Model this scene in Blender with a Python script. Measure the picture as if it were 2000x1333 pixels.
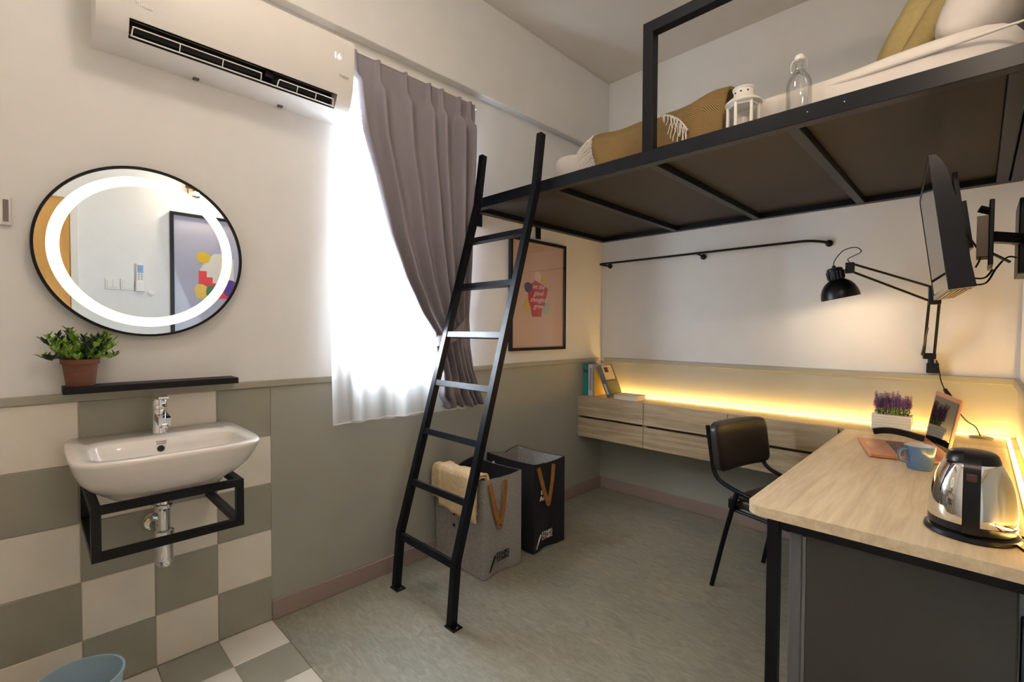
import bpy, bmesh, math, random
from mathutils import Vector, Matrix
random.seed(7)
for _o in list(bpy.data.objects): bpy.data.objects.remove(_o)
SC = bpy.context.scene
COL = SC.collection
PI = math.pi
W, H, YF = 2.27, 3.145, -3.80          # room: x 0..W, y YF..0, z 0..H

# ------------------------------------------------------------------ camera
def make_camera():
    f, yaw, pit, rol = 925.2548, -0.7774007, -0.0240035, 0.0043850
    fw = Vector((math.cos(pit)*math.sin(yaw), math.cos(pit)*math.cos(yaw), math.sin(pit)))
    r = Vector((math.cos(yaw), -math.sin(yaw), 0)); u = r.cross(fw)
    r2 = r*math.cos(rol)+u*math.sin(rol); u2 = -r*math.sin(rol)+u*math.cos(rol)
    cd = bpy.data.cameras.new('camera'); cd.sensor_width = 36; cd.lens = 36*f/2000
    cd.clip_start = .02; cd.clip_end = 60
    co = bpy.data.objects.new('camera', cd); COL.objects.link(co)
    M = Matrix((( r2.x, u2.x, -fw.x, 2.130705), (r2.y, u2.y, -fw.y, -3.167846), (r2.z, u2.z, -fw.z, 1.242172), (0, 0, 0, 1)))
    co.matrix_world = M
    SC.camera = co
make_camera()

# ------------------------------------------------------------------ light and exposure
SC.view_settings.view_transform = 'Standard'; SC.view_settings.look = 'None'
SC.view_settings.gamma = 1; SC.view_settings.use_curve_mapping = False
SC.view_settings.exposure = 0.12
DAY = 160.0         # sky brightness
CEIL_FILL_W = 13.0       # added ceiling lamp watts, room fill
WALL_W = 17.0        # wall lamp watts
DESK_W = 3.0        # desk lamp watts
LED_E = 84.0        # led strip emission
RING_E = 1.05
wd = bpy.data.worlds.new('sky'); SC.world = wd; wd.use_nodes = True
bg = wd.node_tree.nodes['Background']; bg.inputs[0].default_value = (.82, .91, 1, 1); bg.inputs[1].default_value = DAY

def lamp(name, kind, loc, energy, color, parent=None, **kw):
    d = bpy.data.lights.new(name, kind); d.energy = energy; d.color = color
    for k, v in kw.items(): setattr(d, k, v)
    o = bpy.data.objects.new(name, d); COL.objects.link(o); o.location = loc
    if parent:
        o.parent = parent; o.location = Vector(loc)-Vector(parent.location)
    return o
pt = lamp('window_portal', 'AREA', (-.16, -1.76, 1.755), 1, (1, 1, 1), shape='RECTANGLE', size=1.39, size_y=.68)
pt.rotation_euler = (0, -PI/2, 0)
pt.data.cycles.is_portal = True

# ------------------------------------------------------------------ materials
def lin(c):
    c = c/255.0
    return c/12.92 if c <= .04045 else ((c+.055)/1.055)**2.4
def S(r, g, b): return (lin(r), lin(g), lin(b))
MATS = {}
def nodes_of(name):
    m = bpy.data.materials.new(name); m.use_nodes = True
    nt = m.node_tree; b = nt.nodes['Principled BSDF']
    return m, nt, b
def mat(name, col, rough=.5, metal=0, noise=0, scale=20, bump=0, bscale=80, stretch=(1, 1, 1), spec=None, coat=0, col2=None, detail=4):
    if name in MATS: return MATS[name]
    m, nt, b = nodes_of(name)
    b.inputs['Base Color'].default_value = (*col, 1); b.inputs['Roughness'].default_value = rough
    b.inputs['Metallic'].default_value = metal
    if spec is not None: b.inputs['Specular IOR Level'].default_value = spec
    if coat: b.inputs['Coat Weight'].default_value = coat; b.inputs['Coat Roughness'].default_value = .1
    tc = nt.nodes.new('ShaderNodeTexCoord'); mp = nt.nodes.new('ShaderNodeMapping')
    mp.inputs['Scale'].default_value = stretch
    nt.links.new(tc.outputs['Object'], mp.inputs['Vector'])
    nz = nt.nodes.new('ShaderNodeTexNoise'); nz.inputs['Scale'].default_value = scale; nz.inputs['Detail'].default_value = detail
    nt.links.new(mp.outputs[0], nz.inputs['Vector'])
    rp = nt.nodes.new('ShaderNodeValToRGB')
    k = max(noise, .015)
    c2 = col2 or tuple(min(1, c*(1+k)) for c in col)
    c1 = col if col2 else tuple(c*(1-k) for c in col)
    rp.color_ramp.elements[0].color = (*c1, 1); rp.color_ramp.elements[1].color = (*c2, 1)
    rp.color_ramp.elements[0].position = .3; rp.color_ramp.elements[1].position = .7
    nt.links.new(nz.outputs['Fac'], rp.inputs['Fac']); nt.links.new(rp.outputs['Color'], b.inputs['Base Color'])
    if bump:
        n2 = nt.nodes.new('ShaderNodeTexNoise'); n2.inputs['Scale'].default_value = bscale; n2.inputs['Detail'].default_value = 3
        nt.links.new(mp.outputs[0], n2.inputs['Vector'])
        bp = nt.nodes.new('ShaderNodeBump'); bp.inputs['Strength'].default_value = bump; bp.inputs['Distance'].default_value = .002
        nt.links.new(n2.outputs['Fac'], bp.inputs['Height']); nt.links.new(bp.outputs['Normal'], b.inputs['Normal'])
    MATS[name] = m
    return m
def emit(name, col, e):
    if name in MATS: return MATS[name]
    m, nt, b = nodes_of(name)
    b.inputs['Base Color'].default_value = (*col, 1)
    b.inputs['Emission Color'].default_value = (*col, 1); b.inputs['Emission Strength'].default_value = e
    MATS[name] = m; return m
def glass(name, tint=(1, 1, 1), gloss=.08, fres=.5):
    if name in MATS: return MATS[name]
    m = bpy.data.materials.new(name); m.use_nodes = True; nt = m.node_tree
    for n in list(nt.nodes): nt.nodes.remove(n)
    out = nt.nodes.new('ShaderNodeOutputMaterial'); mx = nt.nodes.new('ShaderNodeMixShader')
    tr = nt.nodes.new('ShaderNodeBsdfTransparent'); tr.inputs[0].default_value = (*tint, 1)
    gl = nt.nodes.new('ShaderNodeBsdfGlossy'); gl.inputs['Roughness'].default_value = .02
    lw = nt.nodes.new('ShaderNodeLayerWeight'); lw.inputs['Blend'].default_value = .25
    mm = nt.nodes.new('ShaderNodeMath'); mm.operation = 'MULTIPLY_ADD'; mm.inputs[1].default_value = fres; mm.inputs[2].default_value = gloss
    nt.links.new(lw.outputs['Fresnel'], mm.inputs[0]); nt.links.new(mm.outputs[0], mx.inputs[0])
    nt.links.new(tr.outputs[0], mx.inputs[1]); nt.links.new(gl.outputs[0], mx.inputs[2]); nt.links.new(mx.outputs[0], out.inputs[0])
    MATS[name] = m; return m
def sheer_mat():
    m = bpy.data.materials.new('sheer_voile'); m.use_nodes = True; nt = m.node_tree
    for n in list(nt.nodes): nt.nodes.remove(n)
    out = nt.nodes.new('ShaderNodeOutputMaterial'); a = nt.nodes.new('ShaderNodeMixShader'); c = nt.nodes.new('ShaderNodeMixShader')
    tr = nt.nodes.new('ShaderNodeBsdfTransparent'); tl = nt.nodes.new('ShaderNodeBsdfTranslucent'); df = nt.nodes.new('ShaderNodeBsdfDiffuse')
    tl.inputs[0].default_value = (.93, .95, .98, 1); df.inputs[0].default_value = (.9, .91, .93, 1)
    a.inputs[0].default_value = .40; c.inputs[0].default_value = .35
    tc = nt.nodes.new('ShaderNodeTexCoord'); nz = nt.nodes.new('ShaderNodeTexNoise'); nz.inputs['Scale'].default_value = 900
    nt.links.new(tc.outputs['Object'], nz.inputs['Vector'])
    mr = nt.nodes.new('ShaderNodeMapRange'); mr.inputs[3].default_value = .10; mr.inputs[4].default_value = .30
    nt.links.new(nz.outputs['Fac'], mr.inputs[0]); nt.links.new(mr.outputs[0], c.inputs[0])
    nt.links.new(tl.outputs[0], a.inputs[1]); nt.links.new(df.outputs[0], a.inputs[2])
    nt.links.new(a.outputs[0], c.inputs[1]); nt.links.new(tr.outputs[0], c.inputs[2]); nt.links.new(c.outputs[0], out.inputs[0])
    MATS['sheer'] = m; return m
def wood(name, c1, c2, along, rough=.45):
    m, nt, b = nodes_of(name)
    tc = nt.nodes.new('ShaderNodeTexCoord'); mp = nt.nodes.new('ShaderNodeMapping')
    s = [22, 22, 22]; s['xyz'.index(along)] = 1.6
    mp.inputs['Scale'].default_value = s
    geo = nt.nodes.new('ShaderNodeNewGeometry')
    nt.links.new(geo.outputs['Position'], mp.inputs['Vector'])
    nz = nt.nodes.new('ShaderNodeTexNoise'); nz.inputs['Scale'].default_value = 1.6; nz.inputs['Detail'].default_value = 7; nz.inputs['Distortion'].default_value = .7
    n2 = nt.nodes.new('ShaderNodeTexNoise'); n2.inputs['Scale'].default_value = 7; n2.inputs['Detail'].default_value = 3
    nt.links.new(mp.outputs[0], nz.inputs['Vector']); nt.links.new(mp.outputs[0], n2.inputs['Vector'])
    mx = nt.nodes.new('ShaderNodeMath'); mx.operation = 'MULTIPLY_ADD'; mx.inputs[1].default_value = .35; 
    nt.links.new(n2.outputs['Fac'], mx.inputs[0]); nt.links.new(nz.outputs['Fac'], mx.inputs[2])
    rp = nt.nodes.new('ShaderNodeValToRGB'); rp.color_ramp.elements[0].position = .45; rp.color_ramp.elements[1].position = .85
    rp.color_ramp.elements[0].color = (*c1, 1); rp.color_ramp.elements[1].color = (*c2, 1)
    nt.links.new(mx.outputs[0], rp.inputs[0]); nt.links.new(rp.outputs[0], b.inputs['Base Color'])
    b.inputs['Roughness'].default_value = rough
    MATS[name] = m; return m
def herring(name, ca, cb):
    m, nt, b = nodes_of(name)
    uv = nt.nodes.new('ShaderNodeUVMap'); sp = nt.nodes.new('ShaderNodeSeparateXYZ'); nt.links.new(uv.outputs[0], sp.inputs[0])
    def M(op, a, c):
        n = nt.nodes.new('ShaderNodeMath'); n.operation = op
        for i, v in enumerate((a, c)):
            if hasattr(v, 'links'): nt.links.new(v, n.inputs[i])
            else: n.inputs[i].default_value = v
        return n.outputs[0]
    pp = M('PINGPONG', sp.outputs[0], .055)
    t = M('ADD', M('MULTIPLY', pp, 1.1), sp.outputs[1])
    fr = M('FRACT', M('MULTIPLY', t, 95.0), 0)
    st = M('GREATER_THAN', fr, .52)
    mx = nt.nodes.new('ShaderNodeMix'); mx.data_type = 'RGBA'
    mx.inputs[6].default_value = (*ca, 1); mx.inputs[7].default_value = (*cb, 1)
    nt.links.new(st, mx.inputs[0]); nt.links.new(mx.outputs[2], b.inputs['Base Color']); b.inputs['Roughness'].default_value = .9
    MATS[name] = m; return m

WALL = mat('wall_paint', S(230, 229, 227), .75, noise=.02, scale=6, bump=.06, bscale=160)
CEILM = mat('ceiling_paint', S(228, 221, 212), .8, noise=.015, scale=5)
WAIN = mat('wainscot_paint', S(160, 160, 150), .55, noise=.02, scale=5, bump=.05, bscale=120)
TRIM = mat('rail_paint', S(160, 157, 142), .5, noise=.02, scale=8)
BASEB = mat('baseboard_vinyl', S(150, 132, 124), .45, noise=.03, scale=8)
TL = mat('tile_cream', S(228, 222, 210), .38, noise=.035, scale=7, bump=.05, bscale=30)
TD = mat('tile_sage', S(152, 150, 136), .38, noise=.05, scale=7, bump=.05, bscale=30)
GROUT = mat('grout', S(190, 180, 165), .8, noise=.05, scale=60)
BLACK = mat('black_steel', (.003, .004, .007), .38, spec=.22, noise=.1, scale=40, bump=.03, bscale=300)
BLACKM = mat('black_matte', (.004, .004, .005), .5, spec=.22, noise=.1, scale=40)
PLAST = mat('black_plastic', (.006, .006, .008), .3, spec=.28, noise=.05, scale=30)
CHROME = mat('chrome', (.82, .83, .85), .07, metal=1)
STEEL = mat('polished_steel', (.80, .79, .77), .06, metal=1)
CERAM = mat('ceramic', S(232, 226, 220), .12, noise=.01, scale=4, coat=.3)
WHITEP = mat('white_plastic', S(228, 224, 220), .35, noise=.01, scale=10)
WHITEM = mat('white_enamel', S(232, 228, 218), .3, noise=.01, scale=10)
DARK = mat('dark_void', (.008, .008, .01), .6, noise=.1, scale=20)
LINEN = mat('white_linen', S(233, 226, 220), .85, noise=.03, scale=8, bump=.35, bscale=14)
CURT = mat('grey_curtain', S(141, 135, 143), .85, noise=.04, scale=300, bump=.1, bscale=700)
SHEER = sheer_mat()
OAKX = wood('oak_laminate_x', S(150, 132, 104), S(190, 170, 138), 'x')
OAKY = wood('oak_laminate_y', S(204, 180, 144), S(230, 209, 174), 'y')
DOORW = wood('door_wood', S(196, 140, 62), S(214, 160, 84), 'z')
BEDP = mat('bed_panel', S(28, 21, 15), .55, noise=.12, scale=5, spec=.3)
FELT = mat('grey_felt', S(150, 146, 143), .95, noise=.22, scale=130, bump=.3, bscale=220, detail=6)
FELTB = mat('black_felt', (.008, .008, .011), .95, noise=.3, scale=130, bump=.3, bscale=220)
LEATH = mat('tan_leather', S(146, 98, 46), .55, noise=.15, scale=40)
TOWEL = mat('beige_towel', S(222, 194, 150), .95, noise=.12, scale=60, bump=.8, bscale=260)
VINYL = mat('brown_black_leatherette', (.018, .014, .012), .42, noise=.15, scale=30, bump=.15, bscale=120)
TERRA = mat('terracotta', S(106, 66, 45), .8, noise=.18, scale=35, stretch=(1, 1, 4), bump=.3, bscale=60)
LEAF = mat('leaf_green', S(74, 116, 40), .45, noise=.3, scale=45, col2=S(158, 192, 76))
LEAF2 = mat('leaf_dark', S(30, 58, 34), .45, noise=.3, scale=40)
LAV = mat('lavender', S(104, 72, 130), .8, noise=.3, scale=150, col2=S(150, 112, 168))
ROSE = mat('rose_gold', S(214, 150, 120), .3, metal=.75, noise=.02, scale=10)
MUGB = mat('blue_glaze', S(80, 110, 150), .2, noise=.05, scale=10, coat=.4)
MUGI = mat('white_glaze', S(220, 218, 214), .2)
BINB = mat('blue_plastic', S(160, 186, 200), .4, noise=.03, scale=10)
FRID = mat('fridge_grey', S(62, 58, 54), .45, noise=.03, scale=10)
FRIDL = mat('fridge_trim', S(140, 140, 140), .35, metal=.3)
GLASS = glass('clear_glass')
PICG = glass('picture_glazing', gloss=.006, fres=.12)
BOTG = glass('bottle_glass', (.975, .98, .98), .06, .35)
TVSCR = mat('screen_gloss', (.006, .006, .007), .03)
MIRROR = mat('mirror_silver', (.82, .86, .87), .0, metal=1)
PAPER = mat('book_pages', S(222, 214, 200), .8, noise=.05, scale=200, stretch=(1, 1, 8))
POSTER = mat('poster_pink', S(206, 174, 158), .6, noise=.04, scale=5)
POSTER2 = mat('poster_lilac', S(176, 174, 192), .6, noise=.04, scale=5)
def flat(r, g, b, rough=.6): return mat('ink_%d_%d_%d' % (r, g, b), S(r, g, b), rough, noise=.03, scale=30)

# marmoleum floor
def floor_mat():
    m, nt, b = nodes_of('marmoleum')
    geo = nt.nodes.new('ShaderNodeNewGeometry')
    mp = nt.nodes.new('ShaderNodeMapping'); mp.inputs['Rotation'].default_value = (0, 0, .5); mp.inputs['Scale'].default_value = (5, 16, 1)
    nt.links.new(geo.outputs['Position'], mp.inputs[0])
    n1 = nt.nodes.new('ShaderNodeTexNoise'); n1.inputs['Scale'].default_value = 2.2; n1.inputs['Detail'].default_value = 8; n1.inputs['Distortion'].default_value = 1.6; n1.inputs['Roughness'].default_value = .65
    nt.links.new(mp.outputs[0], n1.inputs['Vector'])
    n2 = nt.nodes.new('ShaderNodeTexNoise'); n2.inputs['Scale'].default_value = 3.5; n2.inputs['Detail'].default_value = 3
    nt.links.new(geo.outputs['Position'], n2.inputs['Vector'])
    r1 = nt.nodes.new('ShaderNodeValToRGB'); e = r1.color_ramp.elements
    e[0].position = .32; e[0].color = (*S(112, 109, 99), 1); e[1].position = .68; e[1].color = (*S(166, 161, 148), 1)
    r2 = nt.nodes.new('ShaderNodeValToRGB'); e = r2.color_ramp.elements
    e[0].position = .35; e[0].color = (*S(140, 143, 128), 1); e[1].position = .65; e[1].color = (*S(160, 152, 132), 1)
    nt.links.new(n1.outputs['Fac'], r1.inputs[0]); nt.links.new(n2.outputs['Fac'], r2.inputs[0])
    mx = nt.nodes.new('ShaderNodeMix'); mx.data_type = 'RGBA'; mx.inputs[0].default_value = .45
    nt.links.new(r1.outputs[0], mx.inputs[6]); nt.links.new(r2.outputs[0], mx.inputs[7]); nt.links.new(mx.outputs[2], b.inputs['Base Color'])
    b.inputs['Roughness'].default_value = .42
    MATS['floor'] = m; return m
FLOOR = floor_mat()

# ------------------------------------------------------------------ mesh helpers
class B:
    def __init__(s): s.bm = bmesh.new()
    def box(s, x0, x1, y0, y1, z0, z1, bev=0, seg=2):
        t = bmesh.new()
        bmesh.ops.create_cube(t, size=1)
        for v in t.verts:
            v.co = Vector(((x0+x1)/2+v.co.x*(x1-x0), (y0+y1)/2+v.co.y*(y1-y0), (z0+z1)/2+v.co.z*(z1-z0)))
        if bev: bmesh.ops.bevel(t, geom=list(t.edges), offset=bev, segments=seg, affect='EDGES', profile=.5)
        s.merge(t); return s
    def merge(s, t, M=None):
        if M is not None: t.transform(M)
        me = bpy.data.meshes.new('t'); t.to_mesh(me); t.free(); s.bm.from_mesh(me); bpy.data.meshes.remove(me)
    def add(s, verts, faces):
        vs = [s.bm.verts.new(v) for v in verts]
        for f in faces:
            try: s.bm.faces.new([vs[i] for i in f])
            except ValueError: pass
        return s
    def tube(s, pts, r, n=8, ref=None, sq=None, cap=True, closed=False):
        pts = [Vector(p) for p in pts]; rings = []
        N = len(pts); prev = None
        for i, p in enumerate(pts):
            if closed: t = (pts[(i+1) % N]-pts[i-1]).normalized()
            elif i == 0: t = (pts[1]-p).normalized()
            elif i == N-1: t = (p-pts[i-1]).normalized()
            else: t = ((pts[i+1]-p).normalized()+(p-pts[i-1]).normalized()).normalized()
            k = 1.0
            if ref is not None:
                a = Vector(ref); a = (a-t*a.dot(t)).normalized()
            elif prev is None:
                a = Vector((0, 0, 1)) if abs(t.z) < .9 else Vector((1, 0, 0)); a = (a-t*a.dot(t)).normalized()
            else: a = (prev-t*prev.dot(t)).normalized()
            prev = a; b = t.cross(a)
            if 0 < i < N-1 and not closed:
                k = 1/max(.4, t.dot((p-pts[i-1]).normalized()))
            rr = r[i] if isinstance(r, (list, tuple)) else r
            if sq:
                w, h = sq
                rings.append([p+a*w/2*sx+b*h/2*sy*k for sx, sy in ((-1, -1), (1, -1), (1, 1), (-1, 1))])
            else:
                rings.append([p+(a*math.cos(2*PI*j/n)+b*math.sin(2*PI*j/n))*rr for j in range(n)])
        return s.loft(rings, cap, closed)
    def loft(s, rings, cap=True, closed=False):
        V = [[s.bm.verts.new(v) for v in R] for R in rings]; n = len(V[0])
        m = len(V)
        for i in range(m if closed else m-1):
            A, C = V[i], V[(i+1) % m]
            for j in range(n):
                s.bm.faces.new((A[j], A[(j+1) % n], C[(j+1) % n], C[j]))
        if cap and not closed:
            try:
                s.bm.faces.new(V[0][::-1]); s.bm.faces.new(V[-1])
            except ValueError: pass
        return s
    def lathe(s, prof, c=(0, 0, 0), n=32, cap=True, M=None):
        t = B()
        rings = [[Vector((max(r, 1e-4)*math.cos(2*PI*j/n), max(r, 1e-4)*math.sin(2*PI*j/n), z)) for j in range(n)] for r, z in prof]
        t.loft(rings, cap)
        mat_ = Matrix.Translation(c) @ (M if M is not None else Matrix())
        s.merge(t.bm, mat_); return s
    def grid(s, fn, nu, nv, uvfn=None, closed_u=False):
        V = [[s.bm.verts.new(fn(i/nu, j/nv)) for j in range(nv+1)] for i in range(nu+1)]
        uvl = s.bm.loops.layers.uv.verify() if uvfn else None
        for i in range(nu):
            for j in range(nv):
                f = s.bm.faces.new((V[i][j], V[i+1][j], V[i+1][j+1], V[i][j+1]))
                if uvfn:
                    for l, (a, b) in zip(f.loops, ((i, j), (i+1, j), (i+1, j+1), (i, j+1))): l[uvl].uv = uvfn(a/nu, b/nv)
        return s
    def prism(s, poly, fn0, fn1):
        a = [s.bm.verts.new(fn0(p)) for p in poly]; b = [s.bm.verts.new(fn1(p)) for p in poly]; n = len(poly)
        s.bm.faces.new(a[::-1]); s.bm.faces.new(b)
        for i in range(n): s.bm.faces.new((a[i], a[(i+1) % n], b[(i+1) % n], b[i]))
        return s
    def obj(s, name, m, parent=None, smooth=False, local=False, solid=0, sub=0):
        bmesh.ops.recalc_face_normals(s.bm, faces=s.bm.faces)
        me = bpy.data.meshes.new(name); s.bm.to_mesh(me); s.bm.free()
        return mesh_obj(name, me, m, parent, smooth, local, solid, sub)
def root_loc(o):
    while o.parent: o = o.parent
    return o.location if o.type == 'EMPTY' else Vector()
def mesh_obj(name, me, m, parent=None, smooth=False, local=False, solid=0, sub=0):
    if parent is not None and not local: me.transform(Matrix.Translation(-root_loc(parent)))
    if m is not None: me.materials.append(m)
    if smooth:
        for p in me.polygons: p.use_smooth = True
        if smooth != 'all': me.set_sharp_from_angle(angle=math.radians(38))
    o = bpy.data.objects.new(name, me); COL.objects.link(o)
    if parent is not None: o.parent = parent
    if solid:
        md = o.modifiers.new('thickness', 'SOLIDIFY'); md.thickness = solid; md.offset = 0
    if sub:
        md = o.modifiers.new('smooth', 'SUBSURF'); md.levels = sub; md.render_levels = sub
    return o
def thing(name, loc, label, cat, group=None, rotz=0):
    o = bpy.data.objects.new(name, None); COL.objects.link(o); o.location = loc; o.rotation_euler = (0, 0, rotz)
    o.empty_display_size = .05
    tag(o, label, cat, group); return o
def tag(o, label, cat, group=None):
    o['label'] = label; o['category'] = cat
    if group: o['group'] = group
    return o
def struct(o, label=None):
    o['kind'] = 'structure'
    if label: o['label'] = label
    return o
def txt(s, size, M, name, m, parent, local=False, shear=0, align='CENTER', ext=.0006, space=1.0, line=1.0, off=0):
    c = bpy.data.curves.new('t', 'FONT'); c.body = s; c.size = size; c.extrude = ext; c.align_x = align; c.align_y = 'CENTER'
    c.shear = shear; c.space_character = space; c.space_line = line; c.offset = off; c.resolution_u = 3
    o = bpy.data.objects.new('t', c); COL.objects.link(o)
    bpy.context.view_layer.update()
    dg = bpy.context.evaluated_depsgraph_get()
    me = bpy.data.meshes.new_from_object(o.evaluated_get(dg)); bpy.data.objects.remove(o)
    me.materials.clear(); me.transform(M)
    return mesh_obj(name, me, m, parent, local=local)
def basis(o, ex, ey):
    ex = Vector(ex).normalized(); ey = Vector(ey).normalized(); ez = ex.cross(ey)
    return Matrix(((ex.x, ey.x, ez.x, o[0]), (ex.y, ey.y, ez.y, o[1]), (ex.z, ey.z, ez.z, o[2]), (0, 0, 0, 1)))
def pillow(w, h, t, n=3.2, nu=20):
    b = B()
    def side(sg):
        def fn(u, v):
            a = u*2-1; c = v*2-1
            k = max(0, (1-abs(a)**n)*(1-abs(c)**n))**.45
            pin = 1-.05*(abs(a)**2)*(1-abs(c))-.0
            return Vector((a*w/2*(1-.06*(1-abs(c)**2)*(abs(a)**6)), c*h/2*(1-.06*(1-abs(a)**2)*(abs(c)**6)), sg*t/2*k))
        return fn
    b.grid(side(1), nu, nu, lambda u, v: (u*w, v*h)); b.grid(side(-1), nu, nu, lambda u, v: (u*w, v*h))
    bmesh.ops.remove_doubles(b.bm, verts=b.bm.verts, dist=1e-4)
    return b
def interp(tab, x):
    if x <= tab[0][0]: return tab[0][1]
    for (a, fa), (b, fb) in zip(tab, tab[1:]):
        if x <= b: return fa+(fb-fa)*(x-a)/(b-a)
    return tab[-1][1]
def smooth_path(pts, k=6):
    P = [Vector(p) for p in pts]; out = []
    for i in range(len(P)-1):
        p0, p1, p2, p3 = P[max(0, i-1)], P[i], P[i+1], P[min(len(P)-1, i+2)]
        for j in range(k):
            t = j/k
            out.append(.5*((2*p1)+(p2-p0)*t+(2*p0-5*p1+4*p2-p3)*t*t+(3*p1-p0-3*p2+p3)*t**3))
    out.append(P[-1]); return out

# ------------------------------------------------------------------ room shell
TY = -2.461                                  # tiled wash zone begins here
WY0, WY1, WZ0, WZ1 = -2.10, -1.42, 1.06, 2.45
b = B()
b.box(-.14, 0, YF-.14, WY0, -.1, H+.1); b.box(-.14, 0, WY1, .14, -.1, H+.1)
b.box(-.14, 0, WY0, WY1, -.1, WZ0); b.box(-.14, 0, WY0, WY1, WZ1, H+.1)
wall_left = struct(b.obj('wall_left', WALL))
wall_back = struct(B().box(0, W+.14, 0, .14, -.1, H+.1).obj('wall_back', WALL))
wall_right = struct(B().box(W, W+.14, YF-.14, 0, -.1, H+.1).obj('wall_right', WALL))
wall_front = struct(B().box(0, W, YF-.14, YF, -.1, H+.1).obj('wall_front', WALL))
ceiling = struct(B().box(0, W, YF, 0, H, H+.1).obj('ceiling', CEILM))
floor = struct(B().box(0, W, TY, 0, -.1, 0).obj('floor', FLOOR))
floor2 = struct(B().box(0, W, YF, TY, -.1, -.003).obj('floor_wash_area', GROUT))
struct(B().box(0, .055, YF, 0, 2.605, H, bev=.004).obj('trim_1', WALL), 'boxed beam along the top of the window wall')
# wainscot panels, rails, baseboards
B().box(0, .006, TY, 0, 0, 1.0).obj('wainscot_panel', WAIN, wall_left)
B().box(0, W, -.006, 0, 0, 1.0).obj('wainscot_panel', WAIN, wall_back)
B().box(W-.006, W, -1.85, 0, 0, 1.0).obj('wainscot_panel', WAIN, wall_right)
struct(B().box(0, .017, YF, -.045, .998, 1.026, bev=.003).obj('trim_2', TRIM), 'grey-green rail capping the window wall panelling')
struct(B().box(.045, W, -.022, 0, .996, 1.028, bev=.003).obj('trim_3', TRIM), 'grey-green rail above the back wall panelling')
struct(B().box(W-.022, W, -1.85, -.022, .996, 1.028, bev=.003).obj('trim_4', TRIM), 'grey-green rail on the right wall')
struct(B().box(.006, .02, TY, 0, 0, .084, bev=.004).obj('baseboard_left', BASEB))
struct(B().box(.02, W, -.02, -.006, 0, .084, bev=.004).obj('baseboard_back', BASEB))
# wall and floor tiles, one by one
def tile_mesh(sx, sy, sz):
    t = B().box(-sx/2, sx/2, -sy/2, sy/2, -sz/2, sz/2, bev=.0022, seg=1)
    me = bpy.data.meshes.new('tile'); t.bm.to_mesh(me); t.bm.free(); return me
g = .0018
def put_tile(me, m, loc, parent, cache={}):
    key = (me.name, m.name)
    if key not in cache:
        k = me.copy(); k.materials.append(m); cache[key] = k
    o = bpy.data.objects.new('tile', cache[key]); COL.objects.link(o); o.parent = parent; o.location = loc
rows = [(0, .188)]+[(.188+.2*i, .388+.2*i) for i in range(4)]; rows[-1] = (.788, .998)
B().box(0, .004, YF, TY, 0, .998).obj('grout_bed', GROUT, wall_left)
row_me = [tile_mesh(.006, .2-g, z1-z0-g) for z0, z1 in rows]
for c in range(7):
    for r, (z0, z1) in enumerate(rows):
        put_tile(row_me[r], TD if (c+r) % 2 == 0 else TL, (.0042, TY-.2*c-.1, (z0+z1)/2), wall_left)
fl_me = tile_mesh(.205-g, .2-g, .006); fl_me0 = tile_mesh(.199-g, .2-g, .006)
for c in range(7):
    for k in range(11):
        put_tile(fl_me if k else fl_me0, TD if (k+c) % 2 == 1 else TL, ((.1065 if k == 0 else .2065+.205*(k-1)+.1025), TY-.2*c-.1, -.0032), floor2)
# window
b = B()
for (y0, y1, z0, z1) in ((WY0, WY0+.045, WZ0, WZ1), (WY1-.045, WY1, WZ0, WZ1), (WY0+.045, WY1-.045, WZ0, WZ0+.05), (WY0+.045, WY1-.045, WZ1-.05, WZ1)):
    b.box(-.10, -.05, y0, y1, z0, z1, bev=.003)
win = struct(b.obj('window_1', WHITEM), 'bright white-framed window behind the sheer curtain')
B().box(-.095, -.055, -1.775, -1.745, WZ0+.05, WZ1-.05, bev=.003).obj('mullion', WHITEM, win)
B().box(-.078, -.074, WY0+.045, -1.775, WZ0+.05, WZ1-.05).obj('pane', GLASS, win)
B().box(-.078, -.074, -1.745, WY1-.045, WZ0+.05, WZ1-.05).obj('pane', GLASS, win)
B().box(-.05, .0, WY0, WY1, WZ0-.004, WZ0+.004).obj('sill', WHITEM, win)
# door opposite the mirror (seen in the mirror)
d = struct(B().box(W-.03, W-.002, YF+.02, -2.975, .005, 2.10).obj('door_1', DOORW), 'orange-brown wooden door')
b = B().box(W-.045, W-.001, -2.975, -2.935, 0, 2.14, bev=.003).box(W-.045, W-.001, YF, -2.975, 2.10, 2.14, bev=.003)
b.obj('door_frame', WHITEM, d)
b = B().tube([(W-.03, -3.1, 1.0), (W-.075, -3.1, 1.0)], .011).tube([(W-.075, -3.1, 1.0), (W-.075, -3.22, 1.0)], .009)
b.obj('door_handle', CHROME, d, smooth=True)

# ------------------------------------------------------------------ added ceiling lamp (unseen, fills the room with light) and wall lamp
t = thing('added_ceiling_lamp', (1.05, -2.75, H), 'unseen round white ceiling lamp added to light the room', 'lamp')
B().lathe([(.17, 0), (.175, -.01), (.175, -.035), (.165, -.04)], (1.05, -2.75, H), 40).obj('housing', WHITEM, t, smooth=True)
B().lathe([(.162, -.036), (.15, -.06), (.11, -.075), (.05, -.083), (.0, -.085)], (1.05, -2.75, H), 40).obj('diffuser', emit('warm_diffuser', (1, .86, .68), 2.5), t, smooth=True)
lamp('added_ceiling_bulb', 'POINT', (1.05, -2.75, H-.2), CEIL_FILL_W, (1, .89, .75), t, shadow_soft_size=.10)
t = thing('wall_lamp', (W, -2.27, 2.30), 'slim brown wall lamp glowing above the large poster', 'lamp')
B().box(W-.03, W-.001, -2.31, -2.23, 2.26, 2.34, bev=.003).obj('back_plate', mat('lamp_brown', S(96, 62, 34), .5), t)
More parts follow.
